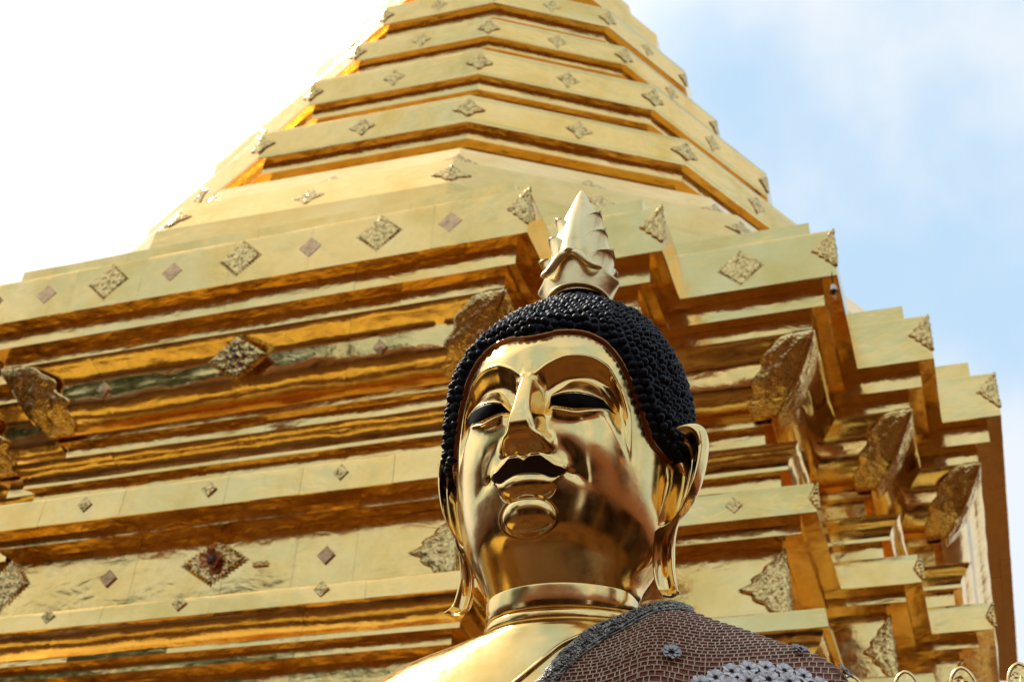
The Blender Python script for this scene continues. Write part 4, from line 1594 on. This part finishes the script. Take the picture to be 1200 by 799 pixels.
wl = Mat('ochre_plaster', (0.34, 0.17, 0.09), 0, 0.8)
wl.set('Base Color', wl.ramp(wl.noise(.7, 4), [(0.3, (0.15, 0.068, 0.019)), (0.7, (0.23, 0.110, 0.033))]))
wl.p.inputs['Specular IOR Level'].default_value = 0.1
MATS['wall'] = wl.m
rf = Mat('clay_roof', (0.13, 0.045, 0.016), 0, 0.7)
rf.p.inputs['Specular IOR Level'].default_value = 0.1
MATS['roof'] = rf.m
dk = Mat('dark_doorway', (0.02, 0.014, 0.011), 0, 0.7)
MATS['dark'] = dk.m
lfm = Mat('leaf_green', (0.045, 0.085, 0.028), 0, 0.55)
lfm.set('Base Color', lfm.ramp(lfm.noise(.9, 3), [(0.3, (0.030, 0.060, 0.020)), (0.7, (0.075, 0.125, 0.040))]))
MATS['leaf'] = lfm.m
bk = Mat('bark', (0.10, 0.075, 0.055), 0, 0.9)
MATS['bark'] = bk.m


def cloister(x0, x1, y, depth, h, label, place=None):
    t = thing('cloister', label, 'cloister', ((x0 + x1) / 2, y, 0))
    V, F = [], []
    add_box(V, F, x0, x1, y - depth, y - depth + .3, 0, h)
    mesh_obj('wall', V, F, 'wall', t, smooth=False)
    n = int((x1 - x0) / 8.0)
    for k in range(n + 1):
        V, F = [], []
        xx = x0 + (x1 - x0) * k / n
        add_box(V, F, xx - .2, xx + .2, y - .4, y, 0, h)
        mesh_obj('column', V, F, 'wall', t, smooth=False)
        if k < n:
            V, F = [], []
            add_box(V, F, xx + 2.2, xx + 5.0, y - depth + .3, y - depth + .33, .1, 3.2)
            mesh_obj('doorway', V, F, 'dark', t, smooth=False)
    yr = y - depth / 2
    V = [(x0 - .5, y + .7, h - .1), (x1 + .5, y + .7, h - .1), (x1 + .5, yr, h + 3.4), (x0 - .5, yr, h + 3.4), (x1 + .5, y - depth - .7, h - .1), (x0 - .5, y - depth - .7, h - .1)]
    V += [(a_, b_, c_ - .12) for a_, b_, c_ in V]
    F = [(0, 1, 2, 3), (3, 2, 4, 5), (7, 6, 9, 8), (8, 9, 11, 10), (0, 6, 7, 1), (4, 10, 11, 5), (0, 3, 9, 6), (3, 5, 11, 9), (1, 7, 8, 2), (2, 8, 10, 4)]
    mesh_obj('roof', V, F, 'roof', t, smooth=False)
    if place:
        t.location = (place[0], place[1], 0)
        t.rotation_euler = (0, 0, math.radians(place[2]))


cloister(-14, 18, -8.0, 4.4, 4.6, 'cloister with a clay roof facing the front of the chedi, mirrored around the golden nose')
cloister(-15, 17, -8.0, 4.4, 4.6, 'cloister with dark doorways to the right, mirrored as brown along the golden jaw', (12.5, 8.0, 90))
cloister(-12, 14, -8.0, 4.4, 4.6, 'cloister with dark doorways to the left, mirrored low on the left cheek', (-19.5, 3.0, -90))

um = thing('added_umbrella', 'unseen bronze tiered umbrella, added for the brown smudge mirrored on the right cheek', 'umbrella', (5.6, 3.3, 0))  # out of view, added to put a brown reflection on the cheek
V, F = tube([(5.6, 3.3, 0), (5.6, 3.3, 8.6)], [.07, .03], 10)
mesh_obj('pole', V, F, 'rim', um)
for k in range(5):
    r_ = .95 - .15 * k; z_ = 4.9 + .78 * k
    V, F = lathe([(.04, .34), (r_ * .55, .22), (r_, 0), (r_, -.22), (r_ * .97, -.22), (r_ * .96, -.01), (r_ * .53, .19), (.04, .30)], (5.6, 3.3, z_), 24)
    mesh_obj('canopy', V, F, 'rim', um)



def tree(x, y, h, r, seed, label):
    t = thing('broad_tree', label, 'tree', (x, y, 0), 'trees mirrored in the gilding')
    rs = np.random.RandomState(seed)
    V, F = tube([(x, y, -.1), (x + .15, y, h * .3), (x - .1, y + .1, h * .6), (x, y, h * .8)], [.38, .30, .2, .07], 8)
    mesh_obj('trunk', V, F, 'bark', t)
    cs = []
    for k in range(64):
        d = rs.normal(size=3); d /= np.linalg.norm(d)
        cs.append((np.array([x, y, h * .68]) + d * np.array([r, r, h * .28]) * rs.uniform(.4, .9), rs.uniform(.8, 1.5)))
    V, F = [], []
    for c_, rad in cs:
        for k in range(110):
            d = rs.normal(size=3); d /= np.linalg.norm(d)
            p = c_ + d * rad * rs.uniform(.75, 1.05)
            a = rs.normal(size=3); a -= d * a.dot(d) * .6; a /= np.linalg.norm(a)
            b2 = np.cross(d, a); s2 = rs.uniform(.24, .42)
            b = len(V)
            V += [tuple(p - a * s2), tuple(p + b2 * s2 * .5), tuple(p + a * s2), tuple(p - b2 * s2 * .5)]
            F.append((b, b + 1, b + 2, b + 3))
    mesh_obj('crown', V, F, 'leaf', t, smooth=False)


for k, (x, y, h, r) in enumerate([(-29, -15, 16, 5.0), (-23.5, -14, 15.5, 4.6), (-18.5, -15.5, 16, 4.4)]):
    tree(x, y, h, r, 400 + k, ('broad green tree farthest left, mirrored in the green streak by the left bracket',
                                'broad green tree between two others, mirrored in the middle of the green streak',
                                'broad green tree nearest the cloister, mirrored in the green streak by the jewelled lozenge')[k])
